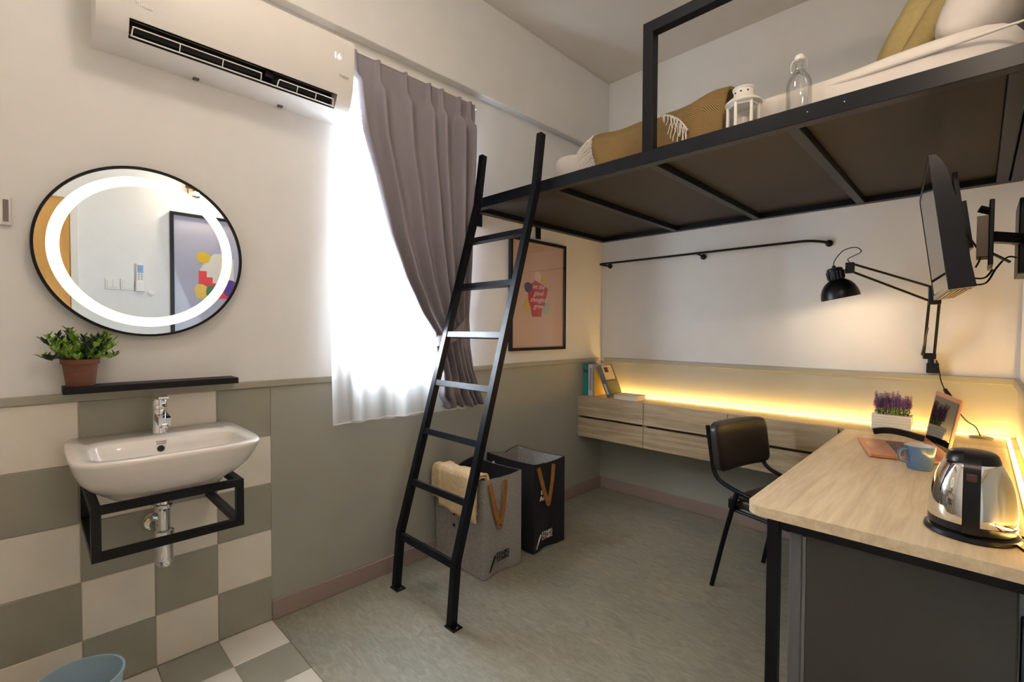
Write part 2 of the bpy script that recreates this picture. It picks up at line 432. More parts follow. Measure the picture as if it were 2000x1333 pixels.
B().box(W-.13, W-.115, -2.345, -2.195, 2.285, 2.315, bev=.003).obj('shade_bar', mat('lamp_brown', S(96, 62, 34), .5), t)
B().box(W-.115, W-.03, -2.275, -2.265, 2.293, 2.307).obj('stem', mat('lamp_brown', S(96, 62, 34), .5), t)
B().box(W-.114, W-.108, -2.335, -2.205, 2.29, 2.31).obj('light_strip', emit('lamp_strip', (1, .72, .42), 12), t)
lamp('wall_bulb', 'POINT', (W-.085, -2.24, 2.30), WALL_W, (1, .80, .58), t, shadow_soft_size=.03)

# ------------------------------------------------------------------ air conditioner
t = thing('air_conditioner', (0, -2.59, 2.18), 'white split air conditioner high on the wall above the mirror', 'air conditioner')
front = [(0, 2.178), (0, 2.485), (.165, 2.485), (.18, 2.478), (.185, 2.465), (.182, 2.34), (.172, 2.275), (.160, 2.244)]
plain = front+[(.148, 2.214), (.128, 2.195), (.105, 2.186), (.02, 2.178)]
cut = front+[(.10, 2.268), (.085, 2.222), (.126, 2.193), (.105, 2.186), (.02, 2.178)]
b = B()
for prof, y0, y1 in ((plain, -3.012, -2.93), (cut, -2.93, -2.235), (plain, -2.235, -2.17)):
    b.prism(prof, lambda p, y=y0: (p[0], y, p[1]), lambda p, y=y1: (p[0], y, p[1]))
casing = b.obj('casing', WHITEP, t, smooth=True)
b = B(); b.box(.086, .102, -2.929, -2.236, 2.226, 2.264)
b.add([(.158, -2.929, 2.2435), (.158, -2.236, 2.2435), (.101, -2.236, 2.2668), (.101, -2.929, 2.2668)], [(0, 1, 2, 3)])
b.add([(.1245, -2.929, 2.1945), (.1245, -2.236, 2.1945), (.0862, -2.236, 2.2225), (.0862, -2.929, 2.2225)], [(0, 1, 2, 3)])
b.obj('air_outlet', DARK, t)
def vent_pt(y, k): # k 0 bottom lip, 1 top lip, sits slightly proud
    return (.127+(.160-.127)*k+.002, y, 2.194+(2.244-2.194)*k)
for ya, yb, nn in ((-2.922, -2.53, 4), (-2.47, -2.245, 4)):
    b = B()
    b.tube(smooth_path([vent_pt(ya, .12), vent_pt(ya+.003, .55), vent_pt(ya+.02, .6), vent_pt((ya+yb)/2, .6), vent_pt(yb-.02, .6), vent_pt(yb-.003, .55), vent_pt(yb, .12)], 4), .0022, 6)
    for i in range(1, nn-1 if nn > 3 else nn):
        y = ya+(yb-ya)*i/(nn-1); b.tube([vent_pt(y, .12), vent_pt(y, .6)], .0018, 6)
    b.obj('louvre_guard', WHITEP, t, smooth=True)
B().tube([vent_pt(-2.925, .12), vent_pt(-2.24, .12)], .0026, 6).obj('louvre_bar', WHITEP, t, smooth=True)
B().box(.108, .14, -2.515, -2.485, 2.222, 2.25, bev=.002).obj('outlet_divider', PLAST, t)
for y in (-2.72, -2.42):
    B().box(.012, .030, y-.010, y+.010, 2.173, 2.181, bev=.002).obj('drain_clip', mat('clip_grey', S(90, 88, 86), .5), t)
Mx = basis((.1845, -2.245, 2.392), (0, 1, 0), (.0, 0, 1))
txt('16', .034, Mx, 'temperature_display', emit('display_white', (.95, .92, 1), 1.5), casing, ext=.0008)
txt('Midea', .021, basis((.1775, -2.895, 2.292), (0, 1, 0), (.09, 0, 1)), 'brand_mark', flat(246, 246, 246), casing, ext=.0006)
txt('Inverter', .013, basis((.1835, -2.215, 2.318), (0, 1, 0), (.05, 0, 1)), 'small_print', flat(170, 165, 160), casing, ext=.0008)

# ------------------------------------------------------------------ mirror
MC = (-2.87, 1.509)
def ring(r0, r1, x0, x1, n=96):
    b = B()
    R = []
    for (r, x) in ((r0, x0), (r0, x1), (r1, x1), (r1, x0)):
        R.append([Vector((x, MC[0]+r*math.cos(2*PI*j/n), MC[1]+r*math.sin(2*PI*j/n))) for j in range(n)])
    b.loft(R, closed=True); return b
t = thing('round_mirror', (0, MC[0], MC[1]-.295), 'round black-rimmed mirror with glowing light ring', 'mirror')
ring(.2885, .2965, 0, .034).obj('frame', BLACKM, t, smooth=True)
B().lathe([(.2884, 0), (.2884, .026)], (0, 0, 0), 96, M=Matrix.Translation((.002, MC[0], MC[1])) @ Matrix.Rotation(PI/2, 4, 'Y')).obj('mirror_glass', MIRROR, t)
ring(.2295, .262, .0275, .0295).obj('light_ring', emit('mirror_led', (1, .90, .70), RING_E), t)

# ------------------------------------------------------------------ things on the window wall
o = tag(B().box(.001, .10, -3.10, -2.607, 1.031, 1.053, bev=.0015).obj('wall_shelf', BLACKM), 'slim black wall shelf between mirror and sink', 'shelf')
t = thing('wall_socket', (0, -3.235, 1.55), 'white socket plate at the left edge beside the mirror', 'socket')
B().box(0, .012, -3.29, -3.204, 1.555, 1.642, bev=.003).obj('plate', WHITEP, t)
B().box(.012, .0135, -3.222, -3.210, 1.565, 1.632, bev=.0005).obj('slot', mat('slot_grey', S(120, 110, 108), .5), t)
B().box(.012, .016, -3.262, -3.236, 1.562, 1.636, bev=.002).obj('rocker', WHITEP, t)

# potted plant
PP = (.055, -3.056, 1.053)
t = thing('potted_plant', PP, 'small leafy green plant in a brown pot on black shelf', 'plant')
prof = [(.034, 0), (.036, .003), (.044, .072), (.048, .073), (.049, .088), (.045, .088), (.042, .078), (0, .078)]
B().lathe(prof, PP, 32).obj('pot', TERRA, t, smooth=True)
def leaf(b, p, d, L, w):
    d = Vector(d).normalized(); s_ = d.cross(Vector((0, 0, 1)));
    if s_.length < .1: s_ = Vector((1, 0, 0))
    s_.normalize(); n = s_.cross(d)
    p = Vector(p); q = [p, p+d*L*.35+s_*w+n*w*.3, p+d*L*.45-n*w*.2, p+d*L*.35-s_*w+n*w*.3, p+d*L*.75+s_*w*.6+n*w*.1, p+d*L*.75-s_*w*.6+n*w*.1, p+d*L-n*w*.4, p+d*L*.78-n*w*.35]
    b.add(q, [(0, 1, 2), (0, 2, 3), (1, 4, 7, 2), (2, 7, 5, 3), (4, 6, 7), (7, 6, 5)])
rnd = random.Random(3)
for i in range(64):
    a = rnd.random()*2*PI; r0 = rnd.random()*.03; out = .25+rnd.random()*1.0; L = .06+rnd.random()*.05
    if i < 6: out = 1.7; L = .085
    base = Vector((PP[0]+r0*math.cos(a), PP[1]+r0*math.sin(a), PP[2]+.078))
    dr = Vector((math.cos(a)*out, math.sin(a)*out, 1)).normalized()
    if base.x+dr.x*L < .02: dr.x = abs(dr.x)*.4
    pts = [base+dr*L*k/4-Vector((0, 0, .015*out*(k/4)**2)) for k in range(5)]
    b = B(); b.tube(pts, .0012, 5)
    for k in range(1, 5):
        for q in range(4 if k < 4 else 6):
            aa = q*PI/2+k*.8+i
            side = Vector((math.cos(aa), math.sin(aa), .55+.4*(k == 4)))+dr*.7
            leaf(b, pts[k]-dr*.004*q, side, .019+rnd.random()*.009, .0050)
    for v in b.bm.verts: v.co.x = max(v.co.x, .004)
    b.obj('sprig', LEAF if i % 3 else LEAF2, t)

# sink
def srect(x0, x1, y0, y1, z, n=64, e=5.0, xmin=.005):
    cx, cy, a, bb = (x0+x1)/2, (y0+y1)/2, (x1-x0)/2, (y1-y0)/2
    R = []
    for j in range(n):
        th = 2*PI*j/n; c, s_ = math.cos(th), math.sin(th)
        R.append(Vector((max(xmin, cx+a*math.copysign(abs(c)**(2/e), c)), cy+bb*math.copysign(abs(s_)**(2/e), s_), z)))
    return R
t = thing('wash_basin', (0, -2.861, .735), 'white ceramic wash basin on a black wall bracket', 'sink')
rings = [srect(-.02, .33, -2.99, -2.73, .716, e=3), srect(-.03, .36, -3.02, -2.70, .726, e=3.2), srect(-.03, .385, -3.036, -2.70, .745, e=3.4), srect(-.03, .412, -3.062, -2.665, .77, e=3.8), srect(-.03, .436, -3.083, -2.641, .80, e=4.4), srect(-.03, .458, -3.095, -2.628, .835, e=4.8), srect(-.03, .472, -3.101, -2.621, .862, e=5.2), srect(-.03, .473, -3.102, -2.62, .871, e=5.4), srect(-.03, .468, -3.099, -2.623, .8755, e=5.4),
         srect(.192, .442, -3.058, -2.664, .876, e=5), srect(.196, .438, -3.053, -2.669, .872, e=5), srect(.203, .428, -3.042, -2.68, .845, e=5), srect(.213, .412, -3.02, -2.70, .80, e=4.5), srect(.24, .385, -2.99, -2.73, .772, e=4), srect(.28, .33, -2.90, -2.82, .765, e=2.5)]
B().loft(rings).obj('basin', CERAM, t, smooth='all')
OFM = Matrix.Translation((.2045, -2.870, .8425)) @ Matrix.Rotation(PI/2-.2, 4, 'Y')
B().lathe([(.0105, -.004), (.0105, .003), (.0085, .003), (.0085, -.001)], (0, 0, 0), 24, M=OFM).obj('overflow_rim', mat('brass_dark', S(90, 74, 50), .3, metal=1), t, smooth=True)
B().lathe([(.0084, -.003), (.0084, .0022)], (0, 0, 0), 24, M=OFM).obj('overflow_hole', DARK, t)
bm_ = basis((.202, -2.868, .863), (0, 1, 0), (-.12, 0, 1))
txt('American\nStandard', .0075, bm_, 'brand_mark', flat(110, 100, 96), t, ext=.0006, line=.9)
# tap
t = thing('mixer_tap', (.10, -2.856, .876), 'chrome single-lever tap at the back of the basin', 'tap')
B().lathe([(.023, 0), (.0235, .004), (.022, .008), (.0215, .07), (.021, .085)], (.10, -2.856, .876), 28).obj('body', CHROME, t, smooth=True)
b = B(); b.tube([(.10, -2.856, .938), (.15, -2.856, .935), (.19, -2.856, .927)], 0, sq=(.026, .034), ref=(0, 0, 1)); b.lathe([(.011, -.012), (.011, .0)], (.183, -2.856, .918), 16)
b.obj('spout', CHROME, t, smooth=True)
B().lathe([(.021, .088), (.022, .092), (.0225, .115), (.021, .119)], (.10, -2.856, .876), 28).obj('cartridge', CHROME, t, smooth=True)
B().add([(.078, -2.878, .997), (.078, -2.834, .997), (.175, -2.842, 1.003), (.175, -2.870, 1.003), (.078, -2.878, 1.006), (.078, -2.834, 1.006), (.178, -2.842, 1.010), (.178, -2.870, 1.010)], [(0, 1, 2, 3), (4, 7, 6, 5), (0, 4, 5, 1), (1, 5, 6, 2), (2, 6, 7, 3), (3, 7, 4, 0)]).obj('lever', CHROME, t)
# bracket frame
t = thing('sink_bracket', (0, -2.868, .59), 'black square-tube wall bracket carrying the wash basin', 'bracket')
q = .022; fx, ya, yb, za, zb = .41, -3.06, -2.68, .592, .745
h2 = q/2
def sqbar(name, p0, p1, ref, m, par): return B().tube([p0, p1], 0, sq=(q, q), ref=ref).obj(name, m, par)
for z in (za+h2, zb-h2):
    sqbar('front_bar', (fx-h2, ya, z), (fx-h2, yb, z), (0, 0, 1), BLACKM, t)
    for y in (ya+h2, yb-h2): sqbar('side_bar', (.0, y, z), (fx-q, y, z), (0, 0, 1), BLACKM, t)
for y in (ya+h2, yb-h2):
    sqbar('upright', (fx-h2, y, za+q), (fx-h2, y, zb-q), (1, 0, 0), BLACKM, t)
    sqbar('upright', (h2+.007, y, za+q), (h2+.007, y, zb-q), (1, 0, 0), BLACKM, t)
# trap
t = thing('bottle_trap', (.22, -2.866, .46), 'chrome bottle trap and waste pipe under the basin', 'pipe')
c = (.22, -2.866)
B().lathe([(.017, .57), (.017, .716)], (*c, 0), 24).obj('waste_pipe', CHROME, t, smooth=True)
B().lathe([(.022, .648), (.024, .652), (.024, .674), (.022, .678)], (*c, 0), 24).obj('nut', CHROME, t, smooth=True)
B().lathe([(.0, .452), (.016, .454), (.024, .465), (.025, .48), (.025, .555), (.027, .557), (.027, .572), (.019, .576)], (*c, 0), 28).obj('trap_bottle', CHROME, t, smooth=True)
B().tube([(.20, -2.868, .545), (.012, -2.870, .542)], .015, 20).obj('wall_pipe', CHROME, t, smooth=True)
B().lathe([(.016, .026), (.024, .024), (.030, .016), (.034, .004), (.034, 0)], (0, 0, 0), 32, M=Matrix.Translation((.007, -2.870, .542)) @ Matrix.Rotation(PI/2, 4, 'Y')).obj('flange', CHROME, t, smooth=True)
B().tube([(.16, -2.885, .655), (.20, -2.872, .662)], .012, 12).obj('valve_stub', CHROME, t, smooth=True)
# bin
t = thing('waste_bin', (.36, -3.09, 0), 'pale blue round plastic bin below the basin', 'bin')
B().lathe([(.0, .004), (.078, .004), (.082, .02), (.1, .252), (.104, .256), (.104, .262), (.098, .262), (.096, .25), (.0935, .225), (.0925, .223), (.077, .02), (0, .012)], (.36, -3.09, -.0), 56).obj('bucket', BINB, t, smooth=True)
B().lathe([(.0905, .200), (.0918, .2), (.0925, .2035), (.0912, .2035)], (.36, -3.09, 0), 56, cap=False).obj('inner_rib', BINB, t, smooth=True)

# ------------------------------------------------------------------ curtains
Ltab = [(.80, -1.62), (.839, -1.611), (.884, -1.645), (1.006, -1.635), (1.139, -1.672), (1.19, -1.674), (1.22, -1.675), (1.33, -1.771), (1.494, -1.871), (1.694, -1.956), (1.959, -2.028), (2.155, -2.09), (2.3, -2.112), (2.5, -2.126)]
Rtab = [(.80, -1.320), (.813, -1.323), (1.017, -1.417), (1.20, -1.435), (1.34, -1.438), (1.602, -1.419), (1.952, -1.401), (2.246, -1.384), (2.5, -1.378)]
pk = [.02, .18, .38, .57, .68, .84, .94]
def curt(u, v):
    z = .815+(2.516-.815)*v
    yl, yr = interp(Ltab, z), interp(Rtab, z)
    head = min(1, max(0, (z-2.36)/.06)); head = head*head*(3-2*head)
    amp = .062*(1-head)+.024*head
    pinch = math.exp(-((z-1.21)/.16)**2)
    low = max(0, (1.12-z)/.3) if z < 1.12 else 0
    amp = amp*(1-.62*pinch)
    s_ = .031*(1-head)+.012*head
    x = sum(math.exp(-((u-p)/s_)**2) for p in pk)*amp
    if head > .3: x += sum(math.exp(-((u-p)/.004)**2) for p in pk)*-.006*head
    x += .006*math.sin(u*61+z*3)*(1-head)
    fan = .02*math.sin(u*44+z*2)*low
    return Vector((.066+x+fan+.02*pinch, yl+(yr-yl)*u, z+(.006*math.sin(u*40) if v < .001 else 0)))
t = thing('blackout_curtain', (.06, -1.5, .81), 'mauve-grey pleated curtain tied back beside the window', 'curtain')
B().grid(curt, 170, 70).obj('drape', CURT, t, smooth='all', solid=.003)
tb = [(.015, -1.412, 1.362), (.055, -1.43, 1.33), (.118, -1.50, 1.265), (.138, -1.585, 1.205), (.128, -1.65, 1.185), (.09, -1.678, 1.18), (.05, -1.65, 1.185)]
b = B(); b.tube(smooth_path(tb, 5), 0, sq=(.055, .004), ref=(0, .25, 1)); b.obj('tie_back', CURT, t, smooth=True)
B().lathe([(.004, 0), (.004, .02), (.010, .022), (.010, .027)], (0, 0, 0), 14, M=Matrix.Translation((.0, -1.411, 1.364)) @ Matrix.Rotation(PI/2, 4, 'Y')).obj('hook', BLACKM, t, smooth=True)
def sheer(u, v):
    z = .806+(2.478-.806)*v
    yl = -2.225+.064*max(0, min(1, (z-1.3)/.85)); y = yl+(-1.43-yl)*u
    y += .012*math.sin(u*23)*(1-v)
    a = .006+.009*(1-v)
    x = .037+a*(math.sin(u*31+.6*math.sin(u*9))+.45*math.sin(u*67+1.3))+.006*math.sin(u*13+z*2)
    x += .032*(1-v)**2
    return Vector((max(.021, x), y, z-.010*u*(1-v)+.004*math.sin(u*31)*(v < .001)))
t = thing('sheer_curtain', (.03, -1.85, .8), 'white translucent sheer curtain glowing over the window', 'curtain')
B().grid(sheer, 200, 24).obj('voile', SHEER, t, smooth='all')
B().tube([sheer(i/200, .004)+Vector((0, 0, .0)) for i in range(201)], .0022, 5).obj('hem', LINEN, t, smooth=True)
o = tag(B().box(.0, .06, -2.16, -1.36, 2.50, 2.53, bev=.003).obj('curtain_track', WHITEM), 'white curtain track mounted above the grey curtain', 'curtain track')

# ------------------------------------------------------------------ ladder
t = thing('ladder', (.375, -1.95, 0), 'black steel ladder leaning against the loft bed', 'ladder')
rail_yz = [(-1.952, .004), (-1.929, .262), (-1.44, 1.925), (-1.402, 2.2)]
for x in (.162, .587):
    B().tube([(x, y, z) for y, z in rail_yz], 0, sq=(.030, .034), ref=(1, 0, 0)).obj('rail', BLACK, t)
    B().box(x-.022, x+.042, -1.975, -1.925, 0, .006, bev=.002).obj('foot_plate', BLACK, t)
    B().lathe([(.006, .006), (.006, .012), (.0, .013)], (x+.031, -1.95, 0), 10).obj('bolt', CHROME, t, smooth=True)
for y, z in ((-1.929, .249), (-1.861, .494), (-1.790, .735), (-1.720, .971), (-1.648, 1.214), (-1.574, 1.462), (-1.503, 1.711)):
    B().tube([(.177, y, z), (.572, y, z)], 0, sq=(.028, .028), ref=(0, .3, 1)).obj('rung', BLACK, t)

# ------------------------------------------------------------------ felt bags
def bag(name, label, x0, x1, y0, y1, h, mo, mi, txtm, dip):
    t = thing(name, ((x0+x1)/2, (y0+y1)/2, 0), label, 'bag', 'felt laundry bags')
    th = .006; N = 8
    def top(x, y):
        k = max(0, 1-abs(y-y1+.02)/.02)
        return h
    def panel(nm, P0, P1, nrm, fold=0, m=mo):
        P0 = Vector(P0); P1 = Vector(P1); nrm = Vector(nrm)
        b = B(); cols = []
        def f(off):
            def g_(u, v):
                w = math.exp(-((u-.45)/.22)**2)
                bulge = nrm*(-fold*w*(.35+.65*abs(2*v-1)**1.5))
                zt = h-(dip*(1-abs(2*u-1)) if fold else dip*.4*math.sin(PI*u))
                return P0.lerp(P1, u)+bulge+nrm*off+Vector((0, 0, .004+zt*v-.004*v))
            return g_
        b.grid(f(0), 16, 12); b.grid(f(-th), 16, 12)
        o = b.obj(nm, m, t, smooth='all'); return o
    panel('side_panel', (x0, y0, 0), (x1, y0, 0), (0, -1, 0))
    panel('side_panel', (x0, y1, 0), (x1, y1, 0), (0, 1, 0))
    panel('side_panel', (x1, y0, 0), (x1, y1, 0), (1, 0, 0), .022)
    panel('side_panel', (x0, y0, 0), (x0, y1, 0), (-1, 0, 0), .022)
    def inner(nm, P0, P1, nrm, fold=0):
        P0 = Vector(P0); P1 = Vector(P1); nrm = Vector(nrm)
        def g_(u, v):
            w = math.exp(-((u-.45)/.22)**2)
            zt = h-(dip*(1-abs(2*u-1)) if fold else dip*.4*math.sin(PI*u))
            return P0.lerp(P1, u)-nrm*(fold*w*(.35+.65*abs(2*v-1)**1.5))-nrm*(th+.001)+Vector((0, 0, .01+(zt-.011)*v))
        B().grid(g_, 16, 12).obj(nm, mi, t, smooth='all')
    inner('lining', (x0+th, y0, 0), (x1-th, y0, 0), (0, -1, 0)); inner('lining', (x0+th, y1, 0), (x1-th, y1, 0), (0, 1, 0))
    inner('lining', (x1, y0+th, 0), (x1, y1-th, 0), (1, 0, 0), .022); inner('lining', (x0, y0+th, 0), (x0, y1-th, 0), (-1, 0, 0), .022)
    B().box(x0+.024, x1-.024, y0+th, y1-th, .002, .008).obj('base', mo, t)
    return t
gb = bag('laundry_bag', 'grey felt laundry bag with a beige towel over its rim', .03, .418, -1.622, -1.352, .50, FELT, FELTB, None, .018)
kb = bag('laundry_bag', 'black felt laundry bag standing behind the grey one', .03, .412, -1.245, -.975, .50, FELTB, FELT, None, .018)
def strap(t, y0, y1, z0, zl, x):
    pts = [(x+.006, y0, z0), (x+.016, y0+(y1-y0)*.18, z0-(z0-zl)*.45), (x+.022, y0+(y1-y0)*.42, zl+.02), (x+.024, (y0+y1)/2, zl), (x+.022, y0+(y1-y0)*.58, zl+.02), (x+.016, y0+(y1-y0)*.82, z0-(z0-zl)*.45), (x+.006, y1, z0)]
    b = B(); b.tube(smooth_path(pts, 4), 0, sq=(.005, .026), ref=(1, 0, 0)); b.obj('strap', LEATH, t, smooth=True)
strap(gb, -1.585, -1.475, .475, .255, .418); strap(kb, -1.215, -1.085, .478, .27, .412)
for z in (.275, .215):
    B().lathe([(.008, 0), (.008, .003), (.004, .005)], (0, 0, 0), 14, M=Matrix.Translation((.19, -1.622, z)) @ Matrix.Rotation(PI/2, 4, 'X')).obj('snap_button', BLACKM, gb, smooth=True)
for tt, yy, zz, mm, xx in ((gb, -1.503, .088, flat(22, 22, 26), .418), (kb, -1.148, .085, flat(225, 220, 222), .4125)):
    Mt = basis((xx+.0015, yy+.015, zz), (0, 1, 0), (0, 0, 1))
    txt('STAIRS\nSTAIRS', .030, Mt, 'printed_name', mm, tt, ext=.0015, line=.82)
    b = B(); b.tube([(xx-.004, yy-.072, zz-.062), (xx, yy-.036, zz+.012)], 0, sq=(.006, .006), ref=(1, 0, 0)); b.obj('printed_stroke', mm, tt)
txt('IV\nAA', .036, basis((.4145, -1.172, .315), (0, 1, 0), (0, 0, 1)), 'printed_letters', flat(225, 220, 222), kb, ext=.004, line=.9)
B().box(.2, .216, -1.3585, -1.357, .40, .505).obj('inner_tag', LINEN, gb)
# towel over the grey bag's rim
tw = thing('towel', (.22, -1.63, .3), 'folded beige bath towel hanging over the grey felt bag', 'towel')
def drape(xa, xb, zf, zbk, off, jag):
    prof = [(-1.600, zbk), (-1.600, .44), (-1.600, .49), (-1.606, .508), (-1.616, .513), (-1.630, .508), (-1.640, .49), (-1.642, .44), (-1.643, .36), (-1.640, zf)]
    L = len(prof)-1
    def fn(u, v):
        k = v*L; i = min(L-1, int(k)); f = k-i
        y = prof[i][0]+(prof[i+1][0]-prof[i][0])*f; z = prof[i][1]+(prof[i+1][1]-prof[i][1])*f
        sgn = -1 if y < -1.616 else 1
        wv = .006*math.sin(u*9+jag)+.004*math.sin(u*21+v*3)
        return Vector((xa+(xb-xa)*u+.006*math.sin(v*5+jag), y+sgn*(off+abs(wv)), z+off*.8+(.01*math.sin(u*4+jag) if v > .9 else .004*math.sin(u*11+jag))))
    return fn
B().grid(drape(.035, .40, .335, .40, .004, 0), 30, 36).obj('under_fold', TOWEL, tw, smooth='all', solid=.007)
B().grid(drape(.115, .409, .292, .42, .016, 1.5), 30, 36).obj('upper_fold', TOWEL, tw, smooth='all', solid=.009)

# ------------------------------------------------------------------ framed poster on the window wall
def frame_parts(t, x0, x1, ya, yb, za, zb, w, paper, sgn=1):
    b = B()
    for (a, c, e, f) in ((ya, yb, za, za+w), (ya, yb, zb-w, zb), (ya, ya+w, za+w, zb-w), (yb-w, yb, za+w, zb-w)): b.box(x0, x1, a, c, e, f, bev=.001, seg=1)
    b.obj('frame', BLACKM, t)
    xm = x0+(x1-x0)*.45 if sgn > 0 else x0+(x1-x0)*.55
    return B().box(min(xm, xm-sgn*.004), max(xm, xm-sgn*.004), ya+w-.002, yb-w+.002, za+w-.002, zb-w+.002).obj('print', paper, t), xm
def shape(poly, x, th, name, m, par, sg=1):
    B().prism(poly, lambda p: (x, p[0], p[1]), lambda p: (x+sg*th, p[0], p[1])).obj(name, m, par)
def blob(cy, cz, ry, rz, seed=0, n=18):
    return [(cy+ry*math.cos(2*PI*i/n)*(1+.08*math.sin(3*2*PI*i/n+seed)), cz+rz*math.sin(2*PI*i/n)*(1+.08*math.cos(2*2*PI*i/n+seed))) for i in range(n)]
t = thing('framed_poster', (0, -.76, 1.105), 'black-framed pink poster with red motif behind the ladder', 'poster')
p_, xm = frame_parts(t, .001, .026, -1.04, -.479, 1.105, 1.838, .019, POSTER)
shape([(-.825, 1.33), (-.735, 1.33), (-.728, 1.375), (-.70, 1.41), (-.665, 1.525), (-.795, 1.572), (-.872, 1.52), (-.862, 1.43), (-.84, 1.39)], xm, .0012, 'red_shape', flat(176, 36, 48), p_)
shape(blob(-.868, 1.522, .035, .036), xm, .0018, 'navy_shape', flat(72, 58, 96), p_)
shape(blob(-.708, 1.588, .024, .024, 1), xm, .0018, 'yellow_shape', flat(206, 176, 60), p_)
shape(blob(-.875, 1.405, .034, .042, 2), xm, .0009, 'yellow_shape', flat(206, 176, 80), p_)
shape(blob(-.685, 1.395, .036, .044, 3), xm, .0009, 'sage_shape', flat(160, 176, 156), p_)
shape(blob(-.77, 1.60, .035, .035, 3), xm, .0004, 'pale_shape', flat(222, 196, 180), p_)
txt('let the\ngood\nthoughts\ngrow', .046, basis((xm+.002, -.765, 1.465), (0, 1, 0), (0, 0, 1)), 'lettering', flat(240, 222, 214), p_, shear=.35, line=.95, ext=.0006)
B().box(.0275, .0285, -1.021, -.498, 1.124, 1.819).obj('glazing', PICG, t)

# poster opposite the mirror, switches, remote (seen in the mirror)
t = thing('framed_poster', (W, -2.12, 1.14), 'large black-framed lilac poster reflected in the mirror', 'poster')
p_, xm = frame_parts(t, W-.026, W-.001, -2.425, -1.82, 1.14, 2.12, .022, POSTER2, -1)
def sh2(poly, th, nm, c): shape(poly, xm, th, nm, c, p_, -1)
sh2(blob(-2.212, 1.795, .047, .046), .002, 'yellow_circle', flat(222, 182, 30))
sh2([(-2.245, 1.48), (-2.0, 1.48), (-2.0, 1.56), (-2.1, 1.56), (-2.1, 1.6), (-2.15, 1.6), (-2.15, 1.645), (-2.19, 1.645), (-2.19, 1.69), (-2.245, 1.69)], .001, 'red_steps', flat(214, 48, 52))
sh2([(-2.235, 1.60), (-2.0, 1.60), (-2.0, 1.80), (-2.06, 1.84), (-2.14, 1.83), (-2.2, 1.77), (-2.235, 1.7)], .0005, 'cream_shape', flat(228, 220, 206))
sh2(blob(-2.225, 1.53, .05, .06, 1), .0015, 'ochre_shape', flat(226, 186, 84))
sh2(blob(-2.15, 1.53, .05, .05, 2), .0018, 'green_shape', flat(64, 128, 84))
sh2(blob(-2.02, 1.56, .06, .07, 2), .002, 'purple_shape', flat(86, 46, 140))
B().box(W-.0285, W-.0275, -2.403, -1.842, 1.162, 2.098).obj('glazing', PICG, t)
for i, (a, c) in enumerate(((-2.80, -2.722), (-2.716, -2.64))):
    t = thing('light_switch', (W, (a+c)/2, 1.51), ('white double light switch nearest the door, seen in the mirror', 'white light switch beside the remote control, seen in the mirror')[i], 'switch', 'switch plates by the door')
    B().box(W-.009, W-.001, a, c, 1.512, 1.592, bev=.003).obj('plate', WHITEP, t)
    for k in range(2 if i == 0 else 1):
        w_ = (c-a-.016)/(2 if i == 0 else 1)
        B().box(W-.013, W-.009, a+.008+w_*k+.002, a+.008+w_*(k+1)-.002, 1.525, 1.579, bev=.002).obj('rocker', WHITEP, t)
t = thing('remote_control', (W, -2.607, 1.507), 'white remote control in a wall holder, seen in the mirror', 'remote')
B().box(W-.034, W-.010, -2.631, -2.584, 1.53, 1.705, bev=.005).obj('handset', WHITEP, t)
B().box(W-.0355, W-.034, -2.624, -2.591, 1.64, 1.695, bev=.0004, seg=1).obj('display', flat(120, 160, 200, .2), t)
for k in range(6): B().box(W-.0362, W-.034, -2.622+.017*(k % 2), -2.612+.017*(k % 2), 1.59+.016*(k//2), 1.60+.016*(k//2), bev=.0004, seg=1).obj('button', flat(170, 172, 176), t)
b = B().box(W-.040, W-.001, -2.634, -2.581, 1.507, 1.575, bev=.003); b.obj('holder', WHITEP, t)
o = tag(B().lathe([(.022, 0), (.022, .006), (.018, .009), (0, .009)], (0, 0, 0), 24, M=Matrix.Translation((W-.001, -2.543, 1.499)) @ Matrix.Rotation(-PI/2, 4, 'Y')).obj('wall_button', WHITEP, smooth=True), 'small round white wall button beside the remote', 'button')

# ------------------------------------------------------------------ loft bed
BZ0, BZ1, BYF = 1.925, 1.98, -1.385
t = thing('loft_bed', (1.1, -.7, BZ0), 'black steel loft bed platform spanning the room corner', 'bed')
def bar(nm, x0, x1, y0, y1, z0, z1, m=BLACK, par=None): return B().box(x0, x1, y0, y1, z0, z1, bev=.0015, seg=1).obj(nm, m, par or t)
bar('front_beam', .012, 2.262, BYF, BYF+.045, BZ0, BZ1)
bar('back_beam', .012, 2.262, -.052, -.008, BZ0, BZ1)
bar('side_beam', .012, .055, BYF+.045, -.052, BZ0, BZ1)
bar('side_beam', 2.175, 2.215, BYF+.045, -.052, BZ0, BZ1)
bar('end_strip', 2.222, 2.262, BYF+.045, -.052, BZ0-.003, BZ1)
xs = [.055, .628, 1.148, 1.668, 2.175]
for x in xs[1:4]: bar('cross_beam', x-.018, x+.018, BYF+.045, -.052, BZ0+.001, BZ1-.001)
for i in range(4):
    a = xs[i]+(.018 if i else 0); c = xs[i+1]-(.018 if i < 3 else 0)
    bar('panel', a+.001, c-.001, BYF+.046, -.053, 1.955, 1.97, BEDP)
bar('bracket', .004, .012, -.785, -.74, 1.853, 1.975); bar('bracket', .004, .012, -1.33, -1.27, 1.853, 1.975)
bar('bracket', .004, .03, -1.392, -1.386, 1.9, 1.99)
bar('guard_post', 1.123, 1.169, BYF+.001, BYF+.044, BZ1, 2.455)
bar('guard_rail', 1.123, 2.262, BYF+.001, BYF+.044, 2.455, 2.50)
for x in (1.62, 1.72): B().lathe([(.0018, 0), (.0018, .001)], (0, 0, 0), 8, M=Matrix.Translation((x+.1, BYF, 1.955)) @ Matrix.Rotation(PI/2, 4, 'X')).obj('screw', CHROME, t)
